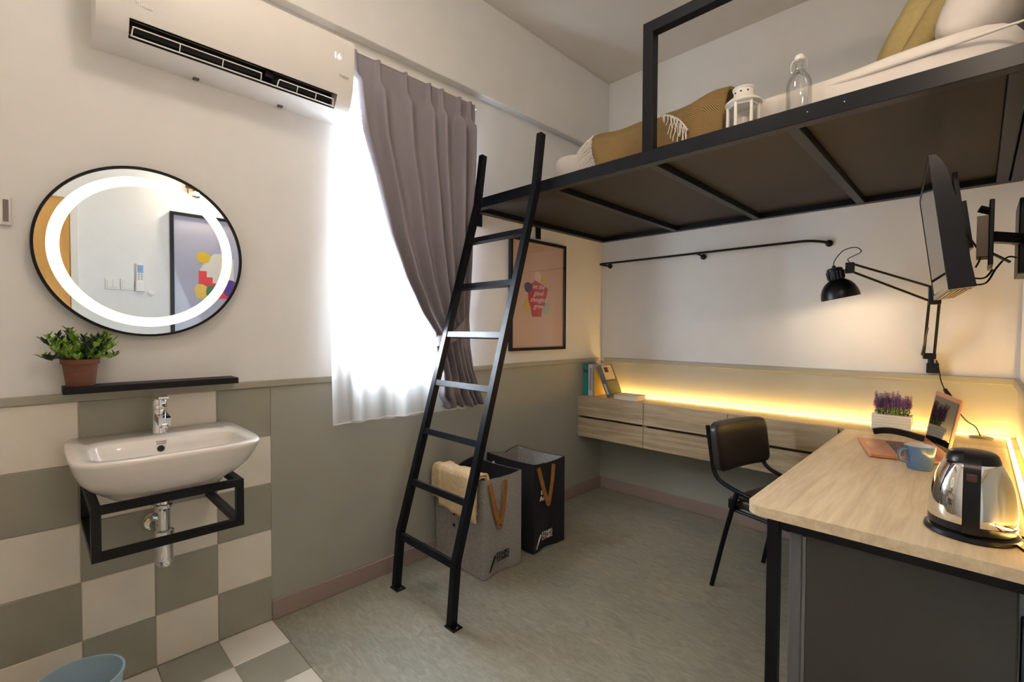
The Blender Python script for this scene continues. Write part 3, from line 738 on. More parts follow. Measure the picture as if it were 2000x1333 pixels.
# mattress
def matt():
    b = B(); x0, x1, y0, y1, z0, z1 = .43, 2.225, -1.215, -.10, 1.972, 2.150
    t_ = bmesh.new(); bmesh.ops.create_cube(t_, size=1)
    bmesh.ops.subdivide_edges(t_, edges=t_.edges, cuts=23, use_grid_fill=True)
    for v in t_.verts:
        c = v.co*2; L = (abs(c.x)**8+abs(c.y)**8+abs(c.z)**8)**(1/8)
        c = c/max(L, 1e-6)*max(abs(c.x), abs(c.y), abs(c.z))
        x = x0+(c.x+1)/2*(x1-x0); y = y0+(c.y+1)/2*(y1-y0); z = z0+(c.z+1)/2*(z1-z0)
        top = max(0, c.z)
        z += top*(.014*math.sin(x*5.1+y*3)+.012*math.sin(x*2.3+1.7)+.012*(x-1.2)+.075*math.exp(-((x-.43)/.2)**2))
        y += (.006*math.sin(x*7+z*30)+.004*math.sin(x*17+z*40))*(c.y < -.6)
        v.co = Vector((x, y, max(z, z0)))
    b.merge(t_); return b
t2 = thing('mattress', (1.3, -.65, 1.972), 'white mattress with fitted sheet on the loft bed', 'mattress')
mo = matt().obj('sheet', LINEN, t2, smooth='all')
fold = [(x, -1.214-.006*math.sin(x*3), 2.098+.012*math.sin(x*2.3+1.7)+.006*(x-1.2)) for x in [1.44+.0455*i for i in range(19)]]
B().tube(fold, [.002+.007*math.sin(PI*i/18) for i in range(19)], 8).obj('sheet_fold', LINEN, t2, smooth='all')
# throw blanket, herringbone
HERR = herring('herringbone_weave', S(172, 142, 86), S(40, 34, 26))
def throw(u, v):
    prof = [(-.62, 2.168), (-.85, 2.185), (-1.05, 2.195), (-1.15, 2.202), (-1.205, 2.192), (-1.242, 2.158), (-1.262, 2.11), (-1.272, 2.05), (-1.28, 1.99)]
    L = len(prof)-1; k = v*L; i = min(L-1, int(k)); f = k-i
    y = prof[i][0]+(prof[i+1][0]-prof[i][0])*f; z = prof[i][1]+(prof[i+1][1]-prof[i][1])*f
    xl = .74+.10*v*v; xr = 1.425-.02*v
    x = xl+(xr-xl)*u
    lump = .010*math.sin(u*6.2+1.6)+.008*math.sin(u*13+v*4)+.010*math.sin(v*9+u*3)
    e = 1-.5*math.exp(-(u/.05)**2)
    tip = -.004*math.exp(-((u-1)/.08)**2)
    return Vector((x, y-.5*lump*(v > .5)-.008*math.sin(u*17)*(v > .6), z*1+lump*.7*(v < .75)*e+tip*(v < .7)))
t2 = thing('throw_blanket', (1.08, -1.2, 1.98), 'mustard and black herringbone throw with cream fringe on mattress', 'blanket')
th_o = B().grid(throw, 60, 40, lambda u, v: (u*.69, v*.78)).obj('weave', HERR, t2, smooth='all', solid=.012)
rf = random.Random(5)
def tassel(b, p, d, L, r=.0022):
    p = Vector(p); d = Vector(d)
    pts = [p+d*L*k/5+Vector((rf.uniform(-1, 1), rf.uniform(-1, 1), rf.uniform(-1, 1)))*.003+Vector((0, 0, -.02*(k/5)**2)) for k in range(6)]
    b.tube(smooth_path(pts, 2), r, 5)
b = B()
for i in range(34):
    v = .42+.52*i/33; p = throw(0.005, v)
    tassel(b, p+Vector((0, -.008, .004)), (-.8, -.25, -.45), .075+.02*rf.random())
b.obj('fringe', LINEN, t2, smooth='all')
b = B()
for i in range(26):
    u = .54+.23*i/25; v = .56+.31*(i/25)**1.5; p = throw(u, v)
    tassel(b, p+Vector((0, -.016, .006)), (.35*math.sin(i*2), -.12, -1), .040+.03*rf.random(), .0021)
b.tube(smooth_path([throw(.53+.25*k/7, .56+.32*(k/7)**1.5)+Vector((0, -.016, .004)) for k in range(8)], 4), .003, 6)
b.obj('fringe', LINEN, t2, smooth='all')
# cushion and pillows at the head end
GC = mat('olive_cushion', S(190, 172, 118), .9, noise=.08, scale=60, bump=.3, bscale=300)
t2 = thing('cushion', (1.92, -.62, 2.17), 'olive-green cushion leaning beside white pillow at the bed head', 'cushion')
Mc = Matrix.Translation((1.945, -.66, 2.415)) @ Matrix.Rotation(math.radians(8), 4, 'Z') @ Matrix.Rotation(math.radians(-62), 4, 'Y')
pb = pillow(.48, .46, .19); pb.bm.transform(Mc); pb.obj('cover', GC, t2, smooth='all')
seam = [Mc @ Vector((math.copysign(abs(math.cos(a))**.4, math.cos(a))*.236, math.copysign(abs(math.sin(a))**.4, math.sin(a))*.226, 0)) for a in [2*PI*i/60 for i in range(60)]]
B().tube(seam, .0035, 6, closed=True).obj('piping', GC, t2, smooth='all')
t2 = thing('pillow', (2.10, -.85, 2.17), 'plump white pillow at the right end of the loft bed', 'pillow')
Mc = Matrix.Translation((2.15, -.80, 2.365)) @ Matrix.Rotation(math.radians(-4), 4, 'Z') @ Matrix.Rotation(math.radians(-62), 4, 'Y')
pb = pillow(.40, .62, .20); pb.bm.transform(Mc)
for v in pb.bm.verts: v.co.x = min(v.co.x, 2.262)
pb.obj('pillowcase', LINEN, t2, smooth='all')

# lantern
LX, LY, LZ = 1.487, -1.285, 1.98
t2 = thing('lantern', (LX, LY, LZ), 'small white metal candle lantern on the loft bed edge', 'lantern')
B().lathe([(.058, 0), (.062, .003), (.062, .008), (.055, .012), (0, .012)], (LX, LY, LZ), 24).obj('base', WHITEM, t2, smooth=True)
hexp = [(LX+.052*math.cos(PI/3*i+.35), LY+.052*math.sin(PI/3*i+.35)) for i in range(6)]
for i, (x, y) in enumerate(hexp):
    B().box(x-.005, x+.005, y-.005, y+.005, LZ+.012, LZ+.105, bev=.001, seg=1).obj('post', WHITEM, t2)
    x2, y2 = hexp[(i+1) % 6]
    B().tube([(x, y, LZ+.1), (x2, y2, LZ+.1)], 0, sq=(.010, .004), ref=(0, 0, 1)).obj('crosspiece', WHITEM, t2)
    B().add([(x, y, LZ+.014), (x2, y2, LZ+.014), (x2, y2, LZ+.096), (x, y, LZ+.096)], [(0, 1, 2, 3)]).obj('pane', GLASS, t2, solid=.0012)
B().lathe([(.060, .103), (.064, .106), (.063, .112), (.050, .124), (.036, .130), (.034, .134), (.0335, .158), (.038, .161), (.038, .165), (.028, .168), (0, .168)], (LX, LY, LZ), 32).obj('roof', WHITEM, t2, smooth=True)
for k, a in enumerate((-2.2, -1.5, -.8)):
    B().lathe([(.0035, 0), (.0035, .001)], (0, 0, 0), 10, M=Matrix.Translation((LX+.0335*math.cos(a), LY+.0335*math.sin(a), LZ+.147)) @ Matrix.Rotation(a, 4, 'Z') @ Matrix.Rotation(PI/2, 4, 'Y')).obj('vent_hole', DARK, t2)
B().lathe([(.022, .012), (.022, .055), (.018, .057), (0, .055)], (LX, LY, LZ), 20).obj('candle', mat('wax', S(226, 216, 196), .5), t2, smooth=True)
# bottle
BX, BY = 1.671, -1.29
t2 = thing('glass_bottle', (BX, BY, LZ), 'clear swing-top glass bottle with white stopper on bed edge', 'bottle')
prof = [(.0, 0), (.036, .001), (.0395, .006), (.0395, .112), (.038, .122), (.030, .140), (.018, .158), (.0135, .168), (.0125, .186), (.0155, .188), (.0155, .194), (.0125, .196)]
B().lathe(prof, (BX, BY, LZ), 36, cap=False).obj('body', BOTG, t2, smooth=True)
B().lathe([(r-.003, z) for r, z in prof[1:-2]]+[], (BX, BY, LZ+.002), 36, cap=False).obj('inner_wall', BOTG, t2, smooth=True)
B().lathe([(.012, .197), (.014, .199), (.0145, .210), (.010, .216), (0, .217)], (BX, BY, LZ), 20).obj('stopper', WHITEM, t2, smooth=True)
b = B()
for sx in (-1, 1):
    b.tube(smooth_path([(BX+sx*.016, BY, LZ+.158), (BX+sx*.024, BY-.004, LZ+.165), (BX+sx*.024, BY-.004, LZ+.190), (BX+sx*.014, BY, LZ+.206)], 4), .0011, 6)
b.tube([(BX+.0165*math.cos(a*PI/12), BY+.0165*math.sin(a*PI/12), LZ+.163) for a in range(24)], .0011, 6, closed=True)
b.obj('wire_bail', CHROME, t2, smooth=True)

# ------------------------------------------------------------------ clothes rail on back wall
t2 = thing('clothes_rail', (.8, -.04, 1.74), 'black pipe clothes rail fixed to the back wall under the bed', 'rail')
path = smooth_path([(.085, -.008, 1.738), (.05, -.05, 1.744), (.045, -.075, 1.748), (.07, -.08, 1.75), (.3, -.08, 1.75), (.8, -.08, 1.751), (1.34, -.08, 1.752), (1.44, -.075, 1.75), (1.50, -.045, 1.742), (1.522, -.008, 1.736)], 5)
B().tube(path, .0075, 10).obj('pipe', BLACKM, t2, smooth=True)
B().tube([(.80, -.08, 1.748), (.812, -.008, 1.735)], .006, 10).obj('stub', BLACKM, t2, smooth=True)
for x, z in ((.085, 1.738), (.812, 1.734), (1.522, 1.736)):
    B().lathe([(.017, 0), (.019, .004), (.018, .014), (.009, .018)], (0, 0, 0), 20, M=Matrix.Translation((x, 0, z)) @ Matrix.Rotation(PI/2, 4, 'X')).obj('flange', BLACKM, t2, smooth=True)

# ------------------------------------------------------------------ drawers, worktop, desk, fridge
for i in range(3):
    x0, x1 = .002+.5445*i, .002+.5445*(i+1)-.0025
    lab = ('floating oak drawer unit nearest the window, under the books', 'middle floating oak drawer unit between the other two', 'floating oak drawer unit behind the chair')[i]
    t2 = thing('drawer_unit', ((x0+x1)/2, -.15, .45), lab, 'drawers', 'floating drawer units under the worktop')
    b = B().box(x0, x1, -.284, -.007, .45, .466).box(x0, x0+.016, -.284, -.007, .466, .733).box(x1-.016, x1, -.284, -.007, .466, .733).box(x0+.016, x1-.016, -.022, -.007, .466, .733)
    b.obj('carcass', OAKX, t2)
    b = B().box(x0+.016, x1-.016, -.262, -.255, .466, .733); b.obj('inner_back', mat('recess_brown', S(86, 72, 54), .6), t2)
    for z0, z1 in ((.452, .590), (.607, .748)):
        B().box(x0+.0008, x1-.0008, -.304, -.286, z0, z1, bev=.001, seg=1).obj('drawer_front', OAKX, t2)
t2 = thing('desk', (1.97, -.9, 0), 'L-shaped light oak worktop desk with a black steel leg', 'desk')
R_ = .05; poly = [(1.663, -.302)]
poly = [(W-.007, -1.742), (W-.007, -.007), (.002, -.007), (.002, -.285), (1.663, -.285)]
arc = [(1.663+R_-R_*math.cos(a), -1.742+R_-R_*math.sin(a)) for a in [PI/2*i/8 for i in range(9)]]
pd = [(W-.007, -1.742), (W-.007, -.3), (1.663, -.3)]+arc
B().prism(pd, lambda p: (p[0], p[1], .722), lambda p: (p[0], p[1], .75)).obj('desktop', OAKY, t2)
B().box(1.722, 1.752, -1.738, -1.708, 0, .722, bev=.002).obj('leg', BLACKM, t2)
B().box(1.752, W-.007, -1.732, -1.704, .697, .722, bev=.001).obj('apron', BLACKM, t2)
B().box(1.722, 1.752, -1.704, -.31, .697, .722, bev=.001).obj('apron', BLACKM, t2)
t3 = thing('worktop', (1.1, -.15, .735), 'narrow oak worktop running along the back wall over drawers', 'worktop')
B().box(.008, 1.655, -.284, -.007, .7345, .75).box(1.655, W-.007, -.2995, -.007, .7345, .75).obj('top_board', OAKX, t3)
B().box(1.64, W-.007, -.2995, -.007, .722, .7345).obj('under_board', OAKX, t3)
t2 = thing('mini_fridge', (1.99, -1.4, 0), 'dark grey mini fridge standing under the desk front', 'fridge')
B().box(1.806, 2.205, -1.690, -1.22, .03, .685, bev=.004).obj('body', FRID, t2)
B().box(1.766, 1.797, -1.692, -1.22, .03, .685, bev=.006).obj('door', mat('fridge_door', S(104, 102, 102), .4, noise=.02), t2)
B().box(1.797, 1.806, -1.682, -1.23, .04, .675).obj('gasket', FRIDL, t2)
for x in (1.83, 2.18): B().lathe([(.015, 0), (.015, .03)], (x, -1.66, 0), 12).obj('foot', BLACKM, t2)
o = tag(B().box(2.212, 2.255, -1.66, -1.60, .02, .60, bev=.004).obj('wall_duct', mat('duct_blue_grey', S(110, 122, 140), .5), None), 'narrow blue-grey conduit beside the fridge at right edge', 'conduit')

# led strips
LEDM = emit('led_warm', (1, .58, .15), LED_E)
t2 = thing('led_strip', (1.15, -.032, .75), 'glowing warm light strip along the back wall behind the desk', 'light strip')
B().box(.045, W-.024, -.040, -.024, .7502, .7522).obj('profile', mat('led_channel', S(160, 150, 130), .5), t2)
B().box(.045, W-.027, -.037, -.027, .7522, .7545).obj('diffuser', LEDM, t2)
t2 = thing('led_strip', (W-.032, -.85, .75), 'glowing warm light strip along the right wall beside kettle', 'light strip')
B().box(W-.040, W-.024, -1.70, -.041, .7502, .7522).obj('profile', mat('led_channel', S(160, 150, 130), .5), t2)
B().box(W-.037, W-.027, -1.70, -.041, .7522, .7545).obj('diffuser', LEDM, t2)

# ------------------------------------------------------------------ chair
ang = math.radians(-14)
t2 = thing('chair', (1.280, -.642, 0), 'black metal chair with padded leatherette back at the desk', 'chair', rotz=ang)
for s_ in (-1, 1):
    y = .205*s_
    pth = smooth_path([(-.045, y, .775), (-.018, y, .62), (-.005, y, .56), (.02, y, .525), (.07, y, .503), (.16, y, .485), (.33, y, .465), (.385, y, .452), (.405, y, .42), (.43, y, .2), (.445, y, .006)], 4)
    B().tube(pth, .0105, 10, ref=(0, 1, 0)).obj('side_tube', BLACK, t2, smooth=True, local=True)
    B().tube([(0, .218*s_, .0), (.055, .208*s_, .25), (.118, y, .492)], .011, 10).obj('rear_leg', BLACK, t2, smooth=True, local=True)
    B().tube([(.092, .195*s_, .398), (.40, .195*s_, .392)], .009, 8).obj('seat_rail', BLACK, t2, smooth=True, local=True)
    B().box(.078, .104, y-.009, y+.009, .405, .45, bev=.003).obj('hinge_plate', BLACK, t2, local=True)
B().tube([(.095, -.195, .398), (.095, .195, .398)], .009, 8).obj('cross_tube', BLACK, t2, smooth=True, local=True)
B().tube([(.40, -.195, .392), (.40, .195, .392)], .009, 8).obj('cross_tube', BLACK, t2, smooth=True, local=True)
B().box(.06, .45, -.19, .19, .405, .455, bev=.02, seg=4).obj('seat', VINYL, t2, smooth='all', local=True)
def back_pad():
    b = B(); t_ = bmesh.new(); bmesh.ops.create_cube(t_, size=1)
    bmesh.ops.subdivide_edges(t_, edges=t_.edges, cuts=11, use_grid_fill=True)
    for v in t_.verts:
        c = v.co*2; L = (abs(c.x)**6+abs(c.y)**9+abs(c.z)**9)**(1/8.0); m = max(abs(c.x), abs(c.y), abs(c.z)); c = c/max(L, 1e-6)*m
        x = c.x*.026; y = c.y*.215; z = .672+c.z*.118
        x += -.020+(-.13)*(z-.67)+.02*(abs(y)/.2)**2
        v.co = Vector((x, y, z))
    b.merge(t_); return b
back_pad().obj('backrest', VINYL, t2, smooth='all', local=True)

# ------------------------------------------------------------------ books
def book(name, label, x0, x1, y0, y1, z0, z1, cov, lean=0, piv=None, spine_extra=None, flat_=False):
    t3 = thing(name, ((x0+x1)/2, (y0+y1)/2, z0), label, 'book', 'books on the worktop by the window')
    M = Matrix()
    if lean: M = Matrix.Translation((piv, 0, z0)) @ Matrix.Rotation(lean, 4, 'Y') @ Matrix.Translation((-piv, 0, -z0))
    def fin(b, nm, m):
        b.bm.transform(M); return b.obj(nm, m, t3)
    c = .003
    if flat_:
        fin(B().box(x0, x1, y0, y1, z0, z0+c).box(x0, x1, y0, y1, z1-c, z1).box(x0, x0+c, y0, y1, z0+c, z1-c), 'cover', cov)
        fin(B().box(x0+c, x1-.004, y0+.004, y1-.004, z0+c, z1-c), 'pages', PAPER)
    else:
        fin(B().box(x0, x0+c, y0, y1, z0, z1).box(x1-c, x1, y0, y1, z0, z1).box(x0+c, x1-c, y0, y0+c, z0, z1), 'cover', cov)
        fin(B().box(x0+c, x1-c, y0+c, y1-.004, z0+.003, z1-.004), 'pages', PAPER)
    if spine_extra: spine_extra(fin)
book('book', 'teal hardback book standing against the window wall', .010, .050, -.242, -.07, .7505, .985, flat(18, 128, 116), spine_extra=lambda fin: fin(B().box(.0105, .0495, -.2428, -.242, .925, .945), 'spine_band', flat(60, 40, 36)))
def stripes(fin):
    fin(B().box(.066, .083, -.2408, -.24, .79, .96), 'spine_title', flat(150, 140, 160))
book('book', 'white-spined book standing next to the teal one', .053, .092, -.24, -.08, .7505, .985, flat(204, 196, 200), spine_extra=stripes)
book('book', 'slim yellow slab coloured as strip-lit wall between white and leaning books', .096, .108, -.225, -.09, .7505, .955, flat(214, 178, 62))  # book-shaped slab; its yellow paints the LED glow on the wall behind
def atlas(fin):
    fin(B().box(.231, .249, -.2432, -.2425, .77, .85), 'spine_title', flat(196, 200, 206))
    fin(B().box(.2603, .2611, -.235, -.11, .875, .985), 'cover_panel', flat(206, 190, 150))
    fin(B().box(.2604, .2613, -.215, -.165, .93, .97), 'cover_picture', flat(70, 52, 46))
    fin(B().box(.2603, .2611, -.235, -.10, .77, .86), 'cover_picture', flat(120, 116, 70))
book('book', 'thick illustrated book leaning left beside the white book', .222, .260, -.2425, -.09, .7505, .99, flat(92, 88, 92), lean=-.42, piv=.222, spine_extra=atlas)
book('book', 'closed book lying flat on the worktop beside leaning book', .285, .468, -.25, -.125, .7505, .785, flat(214, 202, 178), flat_=True)

# ------------------------------------------------------------------ desk lamp
t2 = thing('swing_arm_lamp', (1.972, -.02, 1.04), 'black swing-arm lamp clamped to the back wall, lit', 'lamp')
B().box(1.948, 1.995, -.035, -.001, 1.035, 1.085, bev=.003).obj('wall_bracket', PLAST, t2)
el = Vector((1.978, -.16, 1.405)); hd = Vector((1.664, -.28, 1.552))
B().lathe([(.012, 0), (.012, .03)], (1.965, -.03, 1.082), 14).obj('pivot', PLAST, t2, smooth=True)
b = B().box(1.935, 1.985, -.05, -.02, 1.105, 1.135, bev=.004); b.obj('joint', PLAST, t2)
for dx in (-.016, .020):
    B().tube([(1.955+dx*1.1, -.035, 1.12), el+Vector((dx, 0, 0))], .006, 8).obj('lower_arm', BLACKM, t2, smooth=True)
B().tube([(1.930, -.036, 1.125), (1.956, -.11, 1.26)], .004, 8).obj('spring', mat('spring_steel', S(120, 112, 100), .3, metal=1), t2, smooth=True)
for dz in (.028, -.016):
    B().tube([el+Vector((0, 0, dz*1.6)), hd+Vector((.015, 0, dz*.9))], .0055, 8).obj('upper_arm', BLACKM, t2, smooth=True)
b = B().box(el.x-.022, el.x+.026, el.y-.012, el.y+.012, el.z-.035, el.z+.05, bev=.004); b.obj('elbow_joint', PLAST, t2)
b = B().box(hd.x-.018, hd.x+.020, hd.y-.012, hd.y+.012, hd.z-.02, hd.z+.035, bev=.005); b.obj('head_joint', PLAST, t2)
rc = Vector((1.633, -.3, 1.408)); ax = (rc-Vector((1.599, -.3, 1.573))).normalized(); vv = (rc-SC.camera.matrix_world.translation).normalized(); ax = (ax-vv*ax.dot(vv)).normalized()
Ml = basis(rc, Vector((0, 1, 0)).cross(-ax)*1, Vector((0, 1, 0)))
zax = -ax; xax = Vector((0, 1, 0)).cross(zax).normalized(); yax = zax.cross(xax)
Ml = Matrix(((xax.x, yax.x, zax.x, rc.x), (xax.y, yax.y, zax.y, rc.y), (xax.z, yax.z, zax.z, rc.z), (0, 0, 0, 1)))
dome = [(.084, 0), (.0835, .014), (.080, .034), (.072, .056), (.058, .077), (.042, .090), (.036, .094)]
b = B(); b.lathe(dome+[(.033, .096), (.034, .092), (.041, .086), (.056, .074), (.07, .054), (.078, .033), (.0815, .013), (.082, .0)], (0, 0, 0), 40, M=Ml, cap=False)
b.obj('shade', PLAST, t2, smooth=True)
b = B(); b.lathe([(.034, .094), (.035, .10), (.037, .14), (.034, .152), (.022, .158), (.008, .159), (.008, .168), (0, .168)], (0, 0, 0), 32, M=Ml)
for k in range(16):
    a = 2*PI*k/16; b.tube([Ml @ Vector((.0365*math.cos(a), .0365*math.sin(a), .10)), Ml @ Vector((.0385*math.cos(a), .0385*math.sin(a), .138))], .0022, 5)
b.obj('shade_neck', PLAST, t2, smooth=True)
B().lathe([(.0, .022), (.014, .026), (.023, .042), (.022, .058), (.013, .075), (.012, .09)], (0, 0, 0), 24, M=Ml).obj('bulb', emit('bulb_warm', (1, .80, .55), 6), t2, smooth=True)
B().tube(smooth_path([hd+Vector((-.015, 0, .0)), hd+Vector((-.03, -.004, -.008)), Ml @ Vector((.037, 0, .115))], 3), .005, 8).obj('swivel', mat('brass', S(150, 120, 70), .35, metal=1), t2, smooth=True)
lp = Ml @ Vector((0, 0, .012))
lamp('desk_bulb', 'POINT', lp, DESK_W, (1, .74, .46), t2, shadow_soft_size=.02)
top = Ml @ Vector((-.0, 0, .165))
cord = [top, top+Vector((.005, 0, .03)), top+Vector((.04, 0, .075)), top+Vector((.09, 0, .085)), top+Vector((.112, .0, .06)), hd+Vector((-.006, 0, .055)), hd+Vector((0, 0, .035))]
B().tube(smooth_path(cord, 6), .0022, 6).obj('cord', BLACKM, t2, smooth=True)
cd2 = [(1.985, -.03, 1.10), (1.995, -.035, 1.06), (2.005, -.035, 1.0), (2.02, -.035, .955)]
B().tube(smooth_path(cd2, 5), .0025, 6).obj('cord', BLACKM, t2, smooth=True)
B().tube([(2.018, -.035, .962), (2.035, -.037, .93), (2.052, -.04, .90)], [.008, .011, .008], 10).obj('inline_switch', PLAST, t2, smooth=True)
cd3 = [(2.052, -.04, .90), (2.07, -.06, .86), (2.10, -.075, .82), (2.128, -.08, .80), (2.142, -.075, .77), (2.148, -.072, .752)]
B().tube(smooth_path(cd3, 5), .0025, 6).obj('cord', BLACKM, t2, smooth=True)
o = tag(B().lathe([(.042, 0), (.042, .004), (.036, .0065), (0, .0065)], (2.150, -.075, .7503), 32).obj('cable_grommet', mat('grommet', S(120, 102, 60), .4), smooth=True), 'round cable grommet set in the worktop behind the laptop', 'grommet')

# ------------------------------------------------------------------ television on arm
t2 = thing('television', (2.05, -.86, 1.37), 'black flat television tilted on its wall arm above the desk', 'television')
nb, fb = Vector((2.062, -1.188, 1.371)), Vector((1.996, -.535, 1.371)); nt_ = Vector((2.008, -1.193, 1.791))
eu = (fb-nb).normalized(); ev = (nt_-nb); ev = (ev-eu*ev.dot(eu)).normalized(); en = eu.cross(ev)   # en points to the back or front
if en.x < 0: en = -en
WT, HT = (fb-nb).length, .424
def tvp(u, v, d): return nb+eu*u+ev*v+en*d
def slab(u0, u1, v0, v1, d0, d1):
    P = [tvp(u, v, d) for u in (u0, u1) for v in (v0, v1) for d in (d0, d1)]
    return P, [(0, 1, 3, 2), (4, 6, 7, 5), (0, 4, 5, 1), (2, 3, 7, 6), (0, 2, 6, 4), (1, 5, 7, 3)]
prof = [(0, .004), (HT, .004), (HT, .016), (HT-.02, .028), (HT-.05, .038), (HT-.11, .044), (.10, .058), (.0, .064)]
b = B(); b.prism(prof, lambda p: tvp(0, p[0], p[1]), lambda p: tvp(WT, p[0], p[1])); b.obj('housing', PLAST, t2)
b = B()
for s_ in ((0, WT, 0, .016, 0, .004), (0, WT, HT-.012, HT, 0, .004), (0, .012, .016, HT-.012, 0, .004), (WT-.012, WT, .016, HT-.012, 0, .004)): b.add(*slab(*s_))
b.obj('bezel', PLAST, t2)
B().add(*slab(.012, WT-.012, .016, HT-.012, .0015, .004)).obj('screen', TVSCR, t2)
b = B()
for k in range(5): b.add(*slab(.06, WT-.05, -.003, 0, .008+.011*k, .013+.011*k))
b.obj('speaker_slats', mat('tv_bottom', S(150, 130, 100), .4, noise=.05), t2)
B().add(*slab(.10, WT-.12, .06, HT-.12, .044, .068)).obj('rear_box', PLAST, t2)
arm = thing('television_mount', (2.2, -.8, 1.4), 'black articulated wall mount holding the television', 'wall mount')
for u in (.20, .42): B().add(*slab(u, u+.03, .08, .40, .068, .080)).obj('rail', BLACK, arm)
B().add(*slab(.21, .44, .14, .30, .080, .092)).obj('tilt_plate', BLACK, arm)
b = B().box(2.148, 2.160, -1.02, -.82, 1.455, 1.665, bev=.003); b.obj('plate', BLACK, arm)
for k in range(4): B().box(2.12, 2.15, -.99+.04*k, -.982+.04*k, 1.49, 1.62).obj('rib', mat('zinc', S(92, 84, 74), .35, metal=.8), arm)
B().tube([(2.125, -.90, 1.66), (2.155, -.90, 1.645)], .012, 8).obj('pivot', BLACK, arm, smooth=True)
B().tube([(2.155, -.90, 1.56), (2.215, -.82, 1.558), (2.25, -.72, 1.556)], 0, sq=(.034, .026), ref=(0, 0, 1)).obj('arm', BLACK, arm)
B().box(2.222, 2.262, -.80, -.56, 1.44, 1.70, bev=.004).obj('wall_plate', BLACK, arm)
B().tube([(2.16, -.93, 1.50), (2.20, -.88, 1.475)], .005, 6).obj('lock_lever', BLACK, arm, smooth=True)
for pts in ([tvp(.22, .26, .07), (2.10, -1.0, 1.56), (2.13, -.95, 1.50), (2.12, -.92, 1.46)], [(2.16, -.9, 1.45), (2.14, -.95, 1.42), tvp(.30, .05, .075)],
            [(2.235, -.7, 1.50), (2.20, -.76, 1.505), (2.17, -.85, 1.46), (2.145, -.93, 1.405), tvp(.22, .02, .07)]):
    B().tube(smooth_path(pts, 6), .003, 6).obj('cable', BLACKM, arm, smooth=True)

# ------------------------------------------------------------------ desk things
# laptop
A = Vector((1.752, -.559, .751)); Bq = Vector((1.835, -.878, .751)); uu = (Bq-A).normalized(); ff = Vector((-uu.y, uu.x, 0)); DL = .228; LWd = (Bq-A).length
t2 = thing('laptop', A+uu*LWd/2+ff*DL/2, 'open rose-gold laptop on the oak desk', 'laptop')
def lp_(a, b_, c): return A+uu*a+ff*b_+Vector((0, 0, c))
def lbox(b, a0, a1, b0, b1, c0, c1):
    P = [lp_(a, q, c) for a in (a0, a1) for q in (b0, b1) for c in (c0, c1)]
    b.add(P, [(0, 1, 3, 2), (4, 6, 7, 5), (0, 4, 5, 1), (2, 3, 7, 6), (0, 2, 6, 4), (1, 5, 7, 3)]); return b
b = B(); b.prism([(.008, 0), (LWd-.008, 0), (LWd, .008), (LWd, DL), (0, DL), (0, .008)], lambda p: lp_(p[0], p[1], .003), lambda p: lp_(p[0], p[1], .013)); b.obj('base', ROSE, t2)
lbox(B(), .02, LWd-.02, .02, DL-.02, .0, .003).obj('underside', BLACKM, t2)
kbd = lbox(B(), .025, LWd-.025, .095, .205, .0131, .0136).obj('keyboard', flat(70, 58, 54), t2)
for r in range(5):
    for c_ in range(13):
        kw = (LWd-.056)/13
        if r == 0 and 3 < c_ < 9: continue
        lbox(B(), .028+kw*c_+.001, .028+kw*(c_+1)-.001, .098+.021*r, .098+.021*r+.018, .0136, .0150).obj('key', flat(96, 78, 70), kbd)
lbox(B(), .11, LWd-.11, .015, .085, .0131, .0134).obj('touchpad', mat('touchpad', S(222, 162, 134), .25, metal=.6), t2)
tilt = .165
def sp(a, h, d): return lp_(a, DL+math.sin(tilt)*h+math.cos(tilt)*d, .013+math.cos(tilt)*h-math.sin(tilt)*d)
def sbox(a0, a1, h0, h1, d0, d1):
    P = [sp(a, h, d_) for a in (a0, a1) for h in (h0, h1) for d_ in (d0, d1)]
    return P, [(0, 1, 3, 2), (4, 6, 7, 5), (0, 4, 5, 1), (2, 3, 7, 6), (0, 2, 6, 4), (1, 5, 7, 3)]
B().add(*sbox(0, LWd, .0, .232, 0, .006)).obj('lid', ROSE, t2)
B().add(*sbox(.016, LWd-.016, .03, .216, -.0012, 0)).obj('screen', TVSCR, t2)
# black curved bar
t2 = tag(B().tube(smooth_path([(1.785, -.372, .768), (1.82, -.362, .776), (1.86, -.356, .778), (1.91, -.36, .772), (1.972, -.372, .761)], 5), 0, sq=(.026, .022), ref=(0, 0, 1)).obj('curved_black_bar', BLACKM, smooth=True), 'curved black bar lying between planter and laptop', 'desk object')
